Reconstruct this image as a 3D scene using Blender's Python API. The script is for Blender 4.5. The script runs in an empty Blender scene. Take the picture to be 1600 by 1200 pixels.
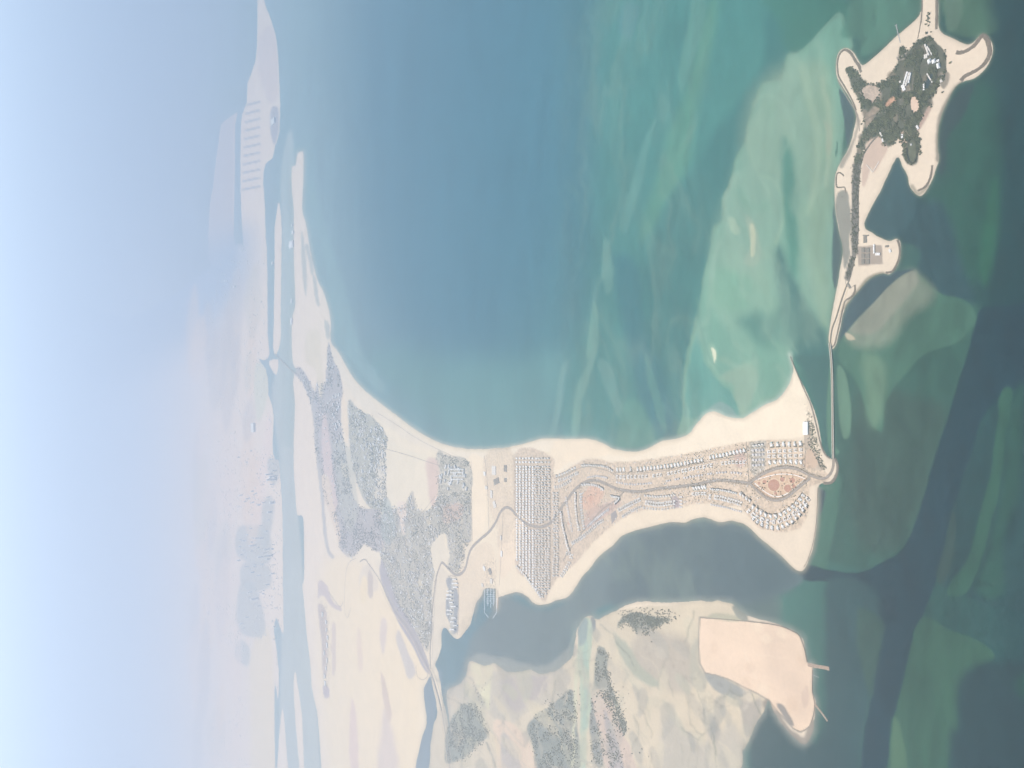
import bpy, math, random, mathutils
import numpy as np
from mathutils import Vector
S = bpy.context.scene
C = S.collection
random.seed(7)
# ------------------------------------------------------------------ camera, sky, sun, exposure
H = 6000.0                         # flying height in metres
P = math.radians(34); F0 = 1232.0  # pitch below the horizon, focal length in photo pixels
cp, sp = math.cos(P), math.sin(P)
cam = bpy.data.cameras.new('camera'); co = bpy.data.objects.new('camera', cam); C.objects.link(co); S.camera = co
co.matrix_world = mathutils.Matrix(((0,1,0,0), (-sp,0,-cp,0), (-cp,0,sp,H), (0,0,0,1)))  # held sideways: up is to the left
cam.sensor_width = 36; cam.lens = F0/1600*36; cam.clip_start = 1; cam.clip_end = 900000
EL, AZ = math.radians(63), math.radians(-25)
w = bpy.data.worlds.new('World'); S.world = w; w.use_nodes = True
nt = w.node_tree; bg = nt.nodes['Background']; sk = nt.nodes.new('ShaderNodeTexSky'); sk.sky_type = 'NISHITA'
sk.sun_disc = False; sk.sun_elevation = EL; sk.sun_rotation = AZ
nt.links.new(sk.outputs[0], bg.inputs[0]); bg.inputs[1].default_value = 0.1
sun = bpy.data.lights.new('sun', 'SUN'); sun.energy = 5; sun.angle = math.radians(.5); sun.color = (1, .94, .86)
so = bpy.data.objects.new('sun', sun); C.objects.link(so)
sd = Vector((math.sin(AZ)*math.cos(EL), math.cos(AZ)*math.cos(EL), math.sin(EL)))
so.rotation_euler = sd.to_track_quat('Z', 'Y').to_euler()
S.view_settings.view_transform = 'Standard'; S.view_settings.look = 'None'; S.view_settings.exposure = 1.0
S.cycles.volume_bounces = 2; S.cycles.sample_clamp_indirect = .15; S.cycles.use_denoising = True; S.cycles.max_bounces = 8

# ------------------------------------------------------------------ helpers
def G(px, py, z=0.0):
    """photo pixel -> point on the ground (metres)"""
    v = (800-px)/F0; u = (600-py)/F0
    dz = -sp + v*cp
    t = (z-H)/dz
    return Vector((u*t, (cp+v*sp)*t, z))
def mpp(px, py=600):
    """metres per photo pixel across the view at this place"""
    return (G(px, py+.5)-G(px, py-.5)).length
TX = [10,150,300,450,600,750,1000,1250,1400,1590]
TA = [0, .04, .1, .25, .5, .8]      # measured once on flat test ground: light reaching the camera for six greys, at the ten places TX on three rows
TT = np.array([[[[0.5141,0.6519,0.853],[0.3912,0.495,0.6587],[0.2792,0.3512,0.4695],[0.1964,0.2444,0.3265],[0.1366,0.1694,0.2261],[0.0994,0.123,0.1626],[0.0634,0.0775,0.102],[0.0457,0.0556,0.0729],[0.0394,0.048,0.0626],[0.0342,0.0416,0.0547]],
[[0.5266,0.667,0.8735],[0.4116,0.5187,0.6895],[0.3133,0.3899,0.5167],[0.2443,0.2986,0.3898],[0.1971,0.2356,0.3012],[0.1675,0.1968,0.2475],[0.1406,0.1601,0.1952],[0.1273,0.142,0.1698],[0.1229,0.1371,0.162],[0.1184,0.131,0.1545]],
[[0.5462,0.69,0.9024],[0.4409,0.5529,0.7327],[0.3619,0.445,0.5826],[0.3125,0.374,0.4782],[0.2801,0.3261,0.4051],[0.2615,0.2983,0.3628],[0.2463,0.2731,0.3232],[0.2385,0.2602,0.3024],[0.2369,0.2577,0.2969],[0.2341,0.2529,0.2906]],
[[0.5846,0.7372,0.9634],[0.5022,0.6255,0.824],[0.4665,0.5645,0.7267],[0.4614,0.537,0.6704],[0.464,0.5259,0.6367],[0.4713,0.5239,0.6216],[0.4827,0.5251,0.6073],[0.4898,0.5273,0.6031],[0.4957,0.531,0.6026],[0.4959,0.5287,0.5986]],
[[0.5973,0.7531,0.9919],[0.5249,0.6565,0.8743],[0.533,0.6413,0.8327],[0.5866,0.6773,0.8436],[0.6446,0.72,0.8679],[0.695,0.7631,0.8991],[0.7568,0.813,0.9359],[0.7928,0.8438,0.9609],[0.8117,0.8611,0.9747],[0.8232,0.869,0.9795]],
[[0.608,0.7693,1.0216],[0.548,0.689,0.9257],[0.6065,0.7257,0.9448],[0.7274,0.8309,1.0318],[0.8485,0.939,1.1268],[0.95,1.0304,1.2077],[1.0699,1.1385,1.3023],[1.1407,1.2033,1.3612],[1.1763,1.2367,1.3923],[1.1982,1.2527,1.4063]]],
[[[0.5814,0.726,0.9344],[0.4359,0.5447,0.7137],[0.3012,0.3739,0.4912],[0.2044,0.2521,0.3307],[0.1396,0.1714,0.2231],[0.0992,0.1209,0.1574],[0.0617,0.0747,0.0965],[0.0437,0.053,0.0688],[0.0377,0.0459,0.0594],[0.033,0.04,0.0516]],
[[0.594,0.7398,0.9524],[0.4569,0.5683,0.7433],[0.3372,0.4143,0.5395],[0.2555,0.3088,0.3969],[0.2032,0.2403,0.3029],[0.1699,0.1976,0.2442],[0.141,0.1596,0.1916],[0.1272,0.1412,0.168],[0.1224,0.1356,0.1593],[0.1184,0.13,0.1515]],
[[0.6119,0.7619,0.9817],[0.4872,0.6033,0.7861],[0.3892,0.4726,0.6095],[0.3274,0.3876,0.4885],[0.2904,0.3345,0.4113],[0.2685,0.3029,0.3639],[0.249,0.2744,0.3215],[0.2399,0.2623,0.3026],[0.2385,0.2584,0.2953],[0.2348,0.2523,0.2881]],
[[0.6524,0.8091,1.0434],[0.5513,0.6786,0.8801],[0.4989,0.598,0.7595],[0.4842,0.56,0.6915],[0.4819,0.543,0.6502],[0.486,0.5384,0.6314],[0.4932,0.534,0.6134],[0.4976,0.5324,0.6063],[0.5009,0.5346,0.6039],[0.5014,0.532,0.5995]],
[[0.6643,0.8284,1.0736],[0.5755,0.7113,0.9337],[0.5753,0.6853,0.8772],[0.6216,0.712,0.8772],[0.6773,0.7512,0.897],[0.7243,0.7893,0.9244],[0.7799,0.8345,0.955],[0.8123,0.8616,0.973],[0.8278,0.8745,0.9852],[0.8379,0.8801,0.9875]],
[[0.6749,0.8448,1.1058],[0.6018,0.7461,0.9886],[0.658,0.7787,0.9997],[0.7772,0.8806,1.0813],[0.8991,0.9869,1.1731],[0.9929,1.0708,1.2449],[1.1075,1.1753,1.3383],[1.1738,1.2335,1.3885],[1.201,1.2592,1.4115],[1.227,1.281,1.433]]],
[[[0.6257,0.7737,0.9865],[0.4711,0.5838,0.7592],[0.3356,0.4138,0.5409],[0.2332,0.2857,0.3728],[0.1623,0.1982,0.2575],[0.1173,0.1425,0.1842],[0.0731,0.0884,0.1143],[0.0515,0.0623,0.0802],[0.0439,0.0531,0.0682],[0.0381,0.0459,0.059]],
[[0.6386,0.7892,1.0064],[0.491,0.6078,0.7906],[0.3705,0.4533,0.5864],[0.282,0.3396,0.4352],[0.223,0.2642,0.3334],[0.1853,0.2163,0.268],[0.15,0.171,0.2076],[0.1331,0.1492,0.1774],[0.1275,0.1417,0.1677],[0.1225,0.1354,0.1589]],
[[0.6573,0.8115,1.0349],[0.5216,0.6429,0.8312],[0.4186,0.5082,0.6533],[0.35,0.415,0.5232],[0.306,0.3556,0.4377],[0.2792,0.3172,0.3838],[0.2558,0.2831,0.3346],[0.2453,0.2678,0.3106],[0.2414,0.2624,0.3019],[0.2364,0.2566,0.2931]],
[[0.6978,0.8602,1.0981],[0.5836,0.7144,0.9233],[0.5224,0.6264,0.7969],[0.4991,0.5796,0.7172],[0.4898,0.5553,0.6695],[0.4881,0.5424,0.6415],[0.4925,0.5356,0.6205],[0.4957,0.5334,0.6103],[0.5001,0.5352,0.6073],[0.4999,0.5322,0.6018]],
[[0.709,0.8769,1.13],[0.6065,0.7471,0.9755],[0.5893,0.7043,0.901],[0.6242,0.7191,0.8908],[0.6707,0.7502,0.9018],[0.7116,0.7804,0.92],[0.7671,0.825,0.9503],[0.7984,0.8522,0.9677],[0.8148,0.8642,0.9767],[0.826,0.8713,0.9812]],
[[0.72,0.8946,1.1601],[0.6285,0.7764,1.0246],[0.663,0.7883,1.0135],[0.7661,0.8743,1.0801],[0.8751,0.9674,1.1581],[0.9668,1.0489,1.228],[1.0798,1.1515,1.3167],[1.1472,1.21,1.3681],[1.1791,1.2393,1.393],[1.2007,1.2553,1.4059]]]])
def A(r, g, b, px, py=600):
    """surface colour that is seen through this much air as r,g,b"""
    c = np.array([r, g, b])/255.0
    c = np.where(c < .04045, c/12.92, ((c+.055)/1.055)**2.4); o = []
    top = [np.interp(py, [100, 600, 1100], [np.interp(px, TX, TT[q, 5, :, i]) for q in range(3)]) for i in range(3)]
    c = c*min(1, min(.96*top[i]/max(c[i], .01) for i in range(3)))
    for i in range(3):
        col = [np.interp(py, [100, 600, 1100], [np.interp(px, TX, TT[q, k, :, i]) for q in range(3)]) for k in range(6)]
        for k in range(1, 6): col[k] = max(col[k], col[k-1]+1e-4)
        o.append(np.interp(c[i], col, TA))
    o = np.array(o); m = o.max()
    return np.clip(o*min(1, .82/m), .005, .82)
def WA(r, g, b, px, py=600):
    k = np.interp(px, [700, 1100, 1500], [1, .96, .88])   # room for the sheen on the water
    return np.minimum(A(r*k, g*k, b*k, px, py), (.62, .64, .64))
def hsh(ix, iy, s):
    n = (ix*374761393 + iy*668265263 + s*1274126177) & 0x7fffffff
    n = ((n ^ (n >> 13))*1274126177) & 0x7fffffff
    return ((n ^ (n >> 16)) & 0xffff)/65535.0
def vnoise(x, y, s=0):
    xi = np.floor(x).astype(np.int64); yi = np.floor(y).astype(np.int64); fx = x-xi; fy = y-yi
    fx = fx*fx*(3-2*fx); fy = fy*fy*(3-2*fy)
    a = hsh(xi, yi, s); b = hsh(xi+1, yi, s); c = hsh(xi, yi+1, s); d = hsh(xi+1, yi+1, s)
    return (a*(1-fx)+b*fx)*(1-fy)+(c*(1-fx)+d*fx)*fy
def fbm(x, y, o=4, s=0):
    t = 0; a = .5; n = 0
    for k in range(o):
        t = t+a*vnoise(x*2**k, y*2**k, s+k*17); n += a; a *= .5
    return t/n*2-1
def smooth(pts, closed=True, n=4):
    out = []; m = len(pts)
    rng = range(m) if closed else range(m-1)
    for i in rng:
        if closed: p0, p1, p2, p3 = pts[i-1], pts[i], pts[(i+1) % m], pts[(i+2) % m]
        else: p0, p1, p2, p3 = pts[max(i-1,0)], pts[i], pts[i+1], pts[min(i+2,m-1)]
        for k in range(n):
            t = k/n
            out.append(tuple(.5*((2*p1[j])+(-p0[j]+p2[j])*t+(2*p0[j]-5*p1[j]+4*p2[j]-p3[j])*t*t+(-p0[j]+3*p1[j]-3*p2[j]+p3[j])*t**3) for j in (0, 1)))
    if not closed: out.append(tuple(pts[-1]))
    return out
def sdf(X, Y, pts, closed=True):
    """signed distance, positive inside"""
    d = np.full(X.shape, 1e9); ins = np.zeros(X.shape, bool); m = len(pts)
    for i in range(m if closed else m-1):
        ax, ay = pts[i]; bx, by = pts[(i+1) % m]; ex, ey = bx-ax, by-ay; L = ex*ex+ey*ey+1e-9
        t = np.clip(((X-ax)*ex+(Y-ay)*ey)/L, 0, 1)
        d = np.minimum(d, (X-ax-ex*t)**2+(Y-ay-ey*t)**2)
        if closed and ay != by:
            c = ((ay > Y) != (by > Y)) & (X < ex*(Y-ay)/ey+ax); ins ^= c
    d = np.sqrt(d)
    return np.where(ins, d, -d) if closed else d
def inside(x, y, pts):
    r = False; m = len(pts)
    for i in range(m):
        ax, ay = pts[i]; bx, by = pts[(i+1) % m]
        if (ay > y) != (by > y) and x < (bx-ax)*(y-ay)/(by-ay)+ax: r = not r
    return r
# ------------------------------------------------------------------ materials
def mat(name, col=(.5,.5,.5), rough=.8, var=0, vscale=.05, spec=.3, metal=0):
    m = bpy.data.materials.new(name); m.use_nodes = True; n = m.node_tree; b = n.nodes['Principled BSDF']
    b.inputs['Roughness'].default_value = rough; b.inputs['Specular IOR Level'].default_value = spec; b.inputs['Metallic'].default_value = metal
    b.inputs['Base Color'].default_value = (*col, 1)
    if var:
        tc = n.nodes.new('ShaderNodeNewGeometry'); no = n.nodes.new('ShaderNodeTexNoise'); no.inputs['Scale'].default_value = vscale; no.inputs['Detail'].default_value = 4
        rp = n.nodes.new('ShaderNodeMapRange'); rp.inputs['From Min'].default_value = .3; rp.inputs['From Max'].default_value = .7
        rp.inputs['To Min'].default_value = 1-var; rp.inputs['To Max'].default_value = 1+var
        mx = n.nodes.new('ShaderNodeMix'); mx.data_type = 'RGBA'; mx.blend_type = 'MULTIPLY'; mx.inputs[0].default_value = 1
        mx.inputs[6].default_value = (*col, 1)
        n.links.new(tc.outputs['Position'], no.inputs['Vector']); n.links.new(no.outputs[0], rp.inputs['Value'])
        n.links.new(rp.outputs[0], mx.inputs[7]); n.links.new(mx.outputs[2], b.inputs['Base Color'])
    return m
M = dict(
    white=mat('white_render', (.78,.73,.66), .7, .06), cream=mat('cream_render', (.70,.61,.51), .8, .08), beige=mat('beige_render', (.62,.54,.45), .8, .1),
    greyroof=mat('grey_roof', (.3,.3,.31), .8, .15), darkroof=mat('dark_pavilion_roof', (.1,.1,.11), .7, .2), terracotta=mat('terracotta_roof', (.5,.36,.3), .8, .15),
    leaf=mat('leaf', (.10,.108,.08), .9, .5, .03, .1), palm=mat('palm_leaf', (.085,.095,.07), .9, .3, .05, .1), bark=mat('bark', (.2,.15,.11), .9, .2, 1),
    mangrove=mat('mangrove_leaf', (.095,.105,.085), .9, .4, .03, .1),
    rock=mat('breakwater_rock', (.33,.29,.26), .95, .4, .12, .1), palerock=mat('pale_groin_rock', (.50,.46,.43), .95, .25, .12, .1), asphalt=mat('asphalt', (.26,.235,.22), .9, .12, .03),
    paleasphalt=mat('dusty_paving', (.45,.385,.345), .9, .12, .03), concrete=mat('concrete', (.62,.6,.57), .85, .1), glass=mat('blue_glass', (.2,.28,.34), .15, .1, .03, .6),
    pool=mat('pool_water', (.15,.45,.5), .1), clay=mat('red_clay_paving', (.58,.36,.27), .9, .1, .05), path=mat('pale_path', (.85,.74,.62), .9, .08),
    turf=mat('dry_turf', (.19,.2,.14), .95, .3, .03, .1), metal=mat('pale_metal', (.7,.72,.74), .4, .08), lime=mat('fabric_canopy', (.85,.84,.8), .7, .05),
    townroof=mat('town_roof', (.55,.5,.47), .8, .25, .01), hull=mat('white_hull', (.8,.82,.85), .3, .05), deckwood=mat('jetty_planks', (.33,.31,.29), .8, .2, .2),
    tower=mat('tower_facade', (.75,.75,.76), .5, .15, .01), rust=mat('brown_dredger_steel', (.35,.3,.27), .6, .2))
def setc(m, c, v=0):
    for n_ in M[m].node_tree.nodes:
        if n_.type == 'MIX': n_.inputs[6].default_value = (*c, 1)
    M[m].node_tree.nodes['Principled BSDF'].inputs['Base Color'].default_value = (*c, 1)
setc('rock', A(160,150,143,1400)); setc('palerock', A(206,192,180,1280,1040)); setc('paleasphalt', A(188,179,174,1000)); setc('asphalt', A(150,143,138,1330)); setc('clay', A(214,176,160,1210)); setc('path', A(252,234,216,1210))
setc('leaf', A(122,124,108,1420)); setc('palm', A(118,116,102,1330)); setc('mangrove', A(146,150,140,950,1100)); M['pale_leaf'] = mat('pale_garden_leaf', tuple(A(176,182,184,660,880)), .9, .35, .03, .1); setc('turf', A(132,134,120,1425)); setc('concrete', A(222,214,204,1300)); setc('white', (.75,.72,.68)); setc('cream', (.66,.60,.53)); setc('greyroof', A(170,164,160,1355)); setc('darkroof', A(108,104,100,1200))  # includes a paler leaf colour for grid and town trees
def attr_mat(name, water):
    m = bpy.data.materials.new(name); m.use_nodes = True; n = m.node_tree; b = n.nodes['Principled BSDF']; N = n.nodes.new; Lk = n.links.new
    at = N('ShaderNodeAttribute'); at.attribute_name = 'col'; geo = N('ShaderNodeNewGeometry')
    def noise(scale, detail, vec=None, rough=.6, dist=0):
        q = N('ShaderNodeTexNoise'); q.inputs['Scale'].default_value = scale; q.inputs['Detail'].default_value = detail; q.inputs['Roughness'].default_value = rough; q.inputs['Distortion'].default_value = dist
        Lk(vec or geo.outputs['Position'], q.inputs['Vector']); return q.outputs[0]
    def rng(src, lo, hi, a=.3, c=.7):
        r = N('ShaderNodeMapRange'); r.inputs['From Min'].default_value = a; r.inputs['From Max'].default_value = c
        r.inputs['To Min'].default_value = lo; r.inputs['To Max'].default_value = hi; Lk(src, r.inputs['Value']); return r.outputs[0]
    def mul(c1, f):
        x = N('ShaderNodeMix'); x.data_type = 'RGBA'; x.blend_type = 'MULTIPLY'; x.inputs[0].default_value = 1; Lk(c1, x.inputs[6]); Lk(f, x.inputs[7]); return x.outputs[2]
    c = at.outputs['Color']
    if water:
        mp = N('ShaderNodeMapping'); mp.inputs['Scale'].default_value = (.35, 1, 1); mp.inputs['Rotation'].default_value = (0,0,.15); Lk(geo.outputs['Position'], mp.inputs['Vector'])
        c = mul(c, rng(noise(.0012, 9, mp.outputs[0], .62, 1.2), .87, 1.13))
        c = mul(c, rng(noise(.012, 6, mp.outputs[0], .7, .5), .93, 1.07))
        Lk(c, b.inputs['Base Color'])
        b.inputs['Roughness'].default_value = .45; b.inputs['Specular IOR Level'].default_value = .01
        bu = N('ShaderNodeBump'); bu.inputs['Strength'].default_value = .15; bu.inputs['Distance'].default_value = 2; Lk(noise(.02, 4, mp.outputs[0]), bu.inputs['Height']); Lk(bu.outputs[0], b.inputs['Normal'])
    else:
        c = mul(c, rng(noise(.004, 8, None, .65, .6), .94, 1.06))
        c = mul(c, rng(noise(.03, 6, None, .7), .94, 1.06))
        # yards, walls and shrubs of built-up land: cells mixed in by the 'grain' attribute
        ga = N('ShaderNodeAttribute'); ga.attribute_name = 'grain'
        vo = N('ShaderNodeTexVoronoi'); vo.inputs['Scale'].default_value = .06; vo.inputs['Randomness'].default_value = .9; Lk(geo.outputs['Position'], vo.inputs['Vector'])
        cr = N('ShaderNodeValToRGB'); cr.color_ramp.interpolation = 'CONSTANT'; e = cr.color_ramp.elements
        e[0].position = 0; e[0].color = (.35,.36,.33,1); e[1].position = .25; e[1].color = (.85,.84,.84,1)
        for p_, q_ in ((.5,(1.12,1.1,1.08,1)), (.7,(.62,.61,.58,1)), (.82,(1.3,1.3,1.3,1))):
            x = e.new(p_); x.color = q_
        sx = N('ShaderNodeSeparateColor'); Lk(vo.outputs['Color'], sx.inputs[0]); Lk(sx.outputs[0], cr.inputs[0])
        mx = N('ShaderNodeMix'); mx.data_type = 'RGBA'; mx.blend_type = 'MULTIPLY'; Lk(ga.outputs['Fac'], mx.inputs[0]); Lk(c, mx.inputs[6]); Lk(cr.outputs[0], mx.inputs[7])
        Lk(mx.outputs[2], b.inputs['Base Color'])
        b.inputs['Roughness'].default_value = .95; b.inputs['Specular IOR Level'].default_value = .05
    return m

# ------------------------------------------------------------------ outlines read off the photograph (photo pixels)
MAIN = [(1234,553),(1240,566),(1243,576),(1251,594),(1262,616),(1273,642),(1281.6,677),(1286,700),(1297,716),(1306,716),(1310,729),(1306,745),(1297,756),(1286,755),(1279,761),(1277.5,786),(1276,817),(1271,850),(1266.6,867),(1259,886),(1252,893),(1240,888),(1225,873),(1207.5,857),(1186,839),(1172,825),(1159,817),(1143,813),(1130,816),(1120,815),(1110,810),(1098,808),(1085,810),(1070,816),(1051,815),(1035,818),(1016,823),(993,829),(974,836),(965,843),(957,853),(944,862),(932,874),(921,888),(909,902),(900,916),(890,930),(883,934),(870,938),(858,942.5),(846,945),(834,942),(825,933),(816,927),(806,925),(795,928),(783,932),(779,935),(778,950),(776,950),(775,921),(772,919),(760,919),(757,921),(755,922),(751,933),(745,940),(742,949),(738,963),(735,975),(728,986),(719,996),(712,998),(704,991),(698,982),(693,982),(690,991),(689.5,1012),(684,1028),(680,1039),(677,1050),(673,1054),(664,1072),(662,1082),(664,1100),(667,1130),(660,1150),(654,1177),(650,1200),(646,1290),(640,1700),
        (520,1700),(508,1290),(502,1200),(499,1152),(495,1110),(487.5,1077),(485,1040),(479,990),(475,940),(472,915),(475,904),(475,841),(473,807),(464,803),(461,763),(459,735),(459,686),(461,632),(458,601),(460,585),(463,578),(457,562),(456,502),(461,480),(461,457),(459,392),(459,331),(456,296),(456,262),(462,258),(465,240),(471,237),(474,241),(474,283),(472,327),(477.7,348),(484,387),(495,435),(506,457),(514,485),(517,506),(517,534),(530,551.5),(538,567),(552,590),(570,610),(592,628),(614,645),(642,666),(665,681),(690,693),(705,697),(730,701.5),(763,701.5),(797,698.5),(820,693),(838,688),(853,685),(890,686),(923,686),(942,693),(958,701),(981,705.5),(1000,704.5),(1016,699),(1035,689),(1061,684.7),(1075,678),(1089,661),(1102,647),(1113,643),(1124,646),(1137,651.5),(1159,654),(1172,647),(1192,634),(1214,625),(1229,607),(1238,588),(1240,575),(1236,560)]
RESORT = [(1440,-400),(1440.3,0),(1438.6,18),(1432,30),(1403,55),(1381,76),(1364,91),(1348.4,102),(1340,92),(1333,81),(1321,75),(1310,82),(1306,103),(1309,122.5),(1321,142),(1332,162),(1337.5,182),(1334,203.5),(1326.6,230),(1313.4,254),(1305.8,270.6),(1304,290),(1304,306),(1306,332),(1311,362.5),(1316.7,389),(1313.4,415),(1310,437),(1306,459),(1300,492),(1296,511),(1294.5,530),(1299,545),(1307,537),(1313.3,510),(1320,483),(1337.5,459),(1359.4,435),(1379,427),(1390,428),(1401,417),(1407,402),(1407,380),(1401,373),(1390,376.7),(1377,372),(1363.8,364.5),(1350,349.4),(1376,297),(1401,246.6),(1410,260),(1418.5,275),(1421.7,292),(1436,306.5),(1447,299),(1457.8,278),(1463.3,262),(1467.7,249),(1465.5,230),(1466.6,197),(1475.3,170.6),(1488.5,142),(1501.6,129),(1523.5,122),(1541,106),(1550.8,84),(1549.7,66),(1540,54),(1532,55),(1522,66),(1510.3,70),(1490.6,61),(1469,48),(1466,20),(1466.6,0),(1466,-400)]
MARSH = [(700,1240),(703,1150),(700,1110),(698.5,1080),(710,1072),(721,1066),(730,1050),(734,1034),(748,1036),(760,1040),(775,1037),(788,1048),(811,1050),(829,1046),(842,1052),(865,1050),(883,1037),(894,1025),(899,998.5),(902,980.5),(910,969),(926,961.4),(935,966.8),(960,956),(976,946),(1004,940.6),(1037,940.6),(1067,942),(1089,940),(1122,940),(1147,945),(1165,960),(1190,967),(1218.3,977),(1249,992),(1257.3,1013),(1261.5,1035.5),(1269.5,1038),(1270,1079.5),(1274,1096),(1272.5,1112.5),(1270,1140),(1259.5,1162),(1246,1156.5),(1226.5,1137),(1210,1113),(1200,1094),(1193.5,1112),(1182.5,1129),(1171.5,1154),(1160.5,1176),(1158,1200),(1150,1300),(1140,1700),(700,1700)]
HWLAND = [(677,1050),(681,1039),(689,1075),(696,1110),(703,1150),(708,1200),(716,1280),(740,1700),(680,1700),(669,1240),(671,1200),(672.5,1165),(677.5,1135),(684,1112),(679,1085),(674,1056)]
PORT = [(406,-60),(412.7,0),(421,24),(430,52),(434,78),(435.4,108),(437.6,152),(436.5,206),(430,227.5),(426,247),(415,256),(411,283),(413.8,316),(415,370),(417,392),(418,457),(418,523),(421,546),(418,560),(405,560),(398,520),(390,440),(380,380),(376,300),(376,217),(378,180),(385.6,160),(386.7,130),(398.6,97.5),(402,54),(402,0),(404,-60)]
FARISLE = [(371.5,175),(367,195),(367,256),(365,361),(366,420),(340,430),(326,400),(328,322),(332.5,294),(337,256),(342,219),(345.5,195),(356,186)]
STRIP = [(435.4,312),(438.7,335),(440,361),(438.7,498),(438.7,532),(432,554),(426.8,543),(428,498),(429,392),(429,357),(432,335)]
ISLET = [(420,564.5),(435,562),(432,586),(425,578)]
FARLAND = [(405,562),(415,575),(419,600),(419,618),(421,621),(427.8,649),(425.7,697),(430,718),(435.4,718),(437.6,740),(440.8,785),(442,850),(442,915),(443,978),(441,990),(432,965),(428,985),(433,1020),(436,1060),(434,1093),(430,1065),(428.7,1115),(430,1200),(436,1700),(-3,1700),(-3,560),(200,500),(300,440),(350,400),(378,380),(392,440),(398,520)]
SANDBARS = [[(441,1102),(446,1150),(450,1200),(455,1290),(434,1290),(433,1200)], [(461,1045),(466,1077),(472.5,1127),(475,1200),(478,1290),(468,1290),(467.5,1200),(462.5,1140),(458.7,1077)]]
PLATE = [(1094.5,965.4),(1155,969.5),(1218.3,977.8),(1236,985),(1248.5,993),(1256.8,1013.5),(1261,1035.5),(1269,1038),(1269,1079.5),(1273,1096),(1272,1112.5),(1265,1134.5),(1251,1142.8),(1240,1137),(1218,1112.5),(1201.8,1093),(1185,1083),(1160.5,1071),(1138.5,1060),(1120,1054),(1102.8,1050.6),(1094.5,1035.5),(1093,1002.5)]
GREEN = [(1431.5,65.6),(1442,60),(1453.4,55.8),(1464.4,67.8),(1477.5,85),(1478.6,109),(1476,122),(1468.8,129),(1460,148.8),(1451,173),(1442.5,186),(1433.8,203.5),(1438,220),(1438,235),(1433.8,253.8),(1425,260),(1414,249.4),(1409.7,223),(1403,216),(1392,228.6),(1381,227.5),(1374.7,214.4),(1359.4,218.8),(1350.6,232),(1345,258),(1335.3,256),(1342,223),(1349,203.5),(1348.4,175),(1344,157.5),(1333,140),(1326.6,118),(1321,109.4),(1326.6,104),(1339.7,111.6),(1352.8,129),(1370.3,132.4),(1390,122.5),(1403,100.6),(1405.3,78.8),(1412,70),(1418.5,78.8)]
GRID = [(802,712),(860,712),(862,735),(862,790),(862,825),(872,850),(878,880),(868,905),(852,938),(845,935),(828,905),(808,880),(803,850)]
G1 = [(683,708),(700,712),(733,722),(736,790),(737,840),(733,850),(727,860),(722,890),(712,895),(700,888),(702,870),(700,856),(697,836),(690,834),(680,843),(674,857),(677,880),(680,895),(676,920),(674,985),(668,1018),(655,1000),(640,975),(622,950),(606,900),(596,872),(590,845),(592,820),(600,800),(606,790),(630,790),(641,772),(646,768),(652,795),(668,797),(677,788),(684,775)]
G2 = [(545,625),(560,640),(580,650),(597,668),(606,685),(603,700),(604,780),(600,800),(575,790),(560,760),(550,720),(545,680)]
G3 = [(514,535),(520,560),(530,580),(536,610),(533,640),(535,680),(540,700),(545,740),(560,790),(595,800),(600,850),(588,862),(570,850),(550,872),(535,862),(530,850),(525,820),(512,790),(500,750),(493,700),(490,655),(484,625),(472,597),(460,583),(468,573),(480,588),(492,612),(497,590),(508,600),(511,560)]

# ------------------------------------------------------------------ the map: a grid of ground points, finer where the photo looks
xs = np.concatenate([np.array([-4.0]), np.arange(0,300,4), np.arange(300,1612,2), np.arange(1612,2200,14)]).astype(float)
ys = np.concatenate([np.arange(-700,-12,16), np.arange(-12,1214,2), np.arange(1214,1900,16)]).astype(float)
X, Y = np.meshgrid(xs, ys, indexing='ij')
V = (800-X)/F0; U_ = (600-Y)/F0; T_ = -H/(-sp+V*cp); WX = U_*T_; WY = (cp+V*sp)*T_
n1 = fbm(WX/900, WY/900, 5, 3); n2 = fbm(WX/900+31, WY/900, 5, 9)
fall = np.clip((X-300)/700, .12, 1)
n3 = fbm(WX/120, WY/120, 4, 21); n4 = fbm(WX/120+9, WY/120, 4, 5)
XW = X+(n1*11+n3*2.5)*fall; YW = Y+(n2*11+n4*2.5)*fall            # wandering edges for shoals
XS = X+n3*3.2*fall; YS = Y+n4*3.2*fall        # finer wandering for shores and tide marks
flow = fbm((WX+WY*.25)/2600, (WY+300*n1)/420, 6, 40)
wcol = np.zeros(X.shape+(3,)); lcol = np.zeros(X.shape+(3,)); grain = np.zeros(X.shape)
def paint(cv, pts, col, soft=4, op=1.0, warp=1, sm=True, edge=None):
    """lay one surface colour inside an outline; soft = width of the fade in photo pixels"""
    pts = smooth(pts) if sm else pts
    x0 = min(p[0] for p in pts)-soft-8; x1 = max(p[0] for p in pts)+soft+8; y0 = min(p[1] for p in pts)-soft-8; y1 = max(p[1] for p in pts)+soft+8
    i0, i1 = np.searchsorted(xs, [x0, x1]); j0, j1 = np.searchsorted(ys, [y0, y1]); sl = (slice(i0,i1), slice(j0,j1))
    if i1 <= i0 or j1 <= j0: return
    xa, ya = ((XW, YW) if warp == 1 else (XS, YS) if warp == 2 else (X, Y))
    d = sdf(xa[sl], ya[sl], pts)
    soft = soft*.7 if soft < 15 else soft
    t = np.clip(d/soft+.5, 0, 1); t = t*t*(3-2*t)*op
    if cv is grain: grain[sl] = grain[sl]*(1-t)+col*t
    else: cv[sl] = cv[sl]*(1-t[..., None])+np.array(col)*t[..., None]
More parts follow.
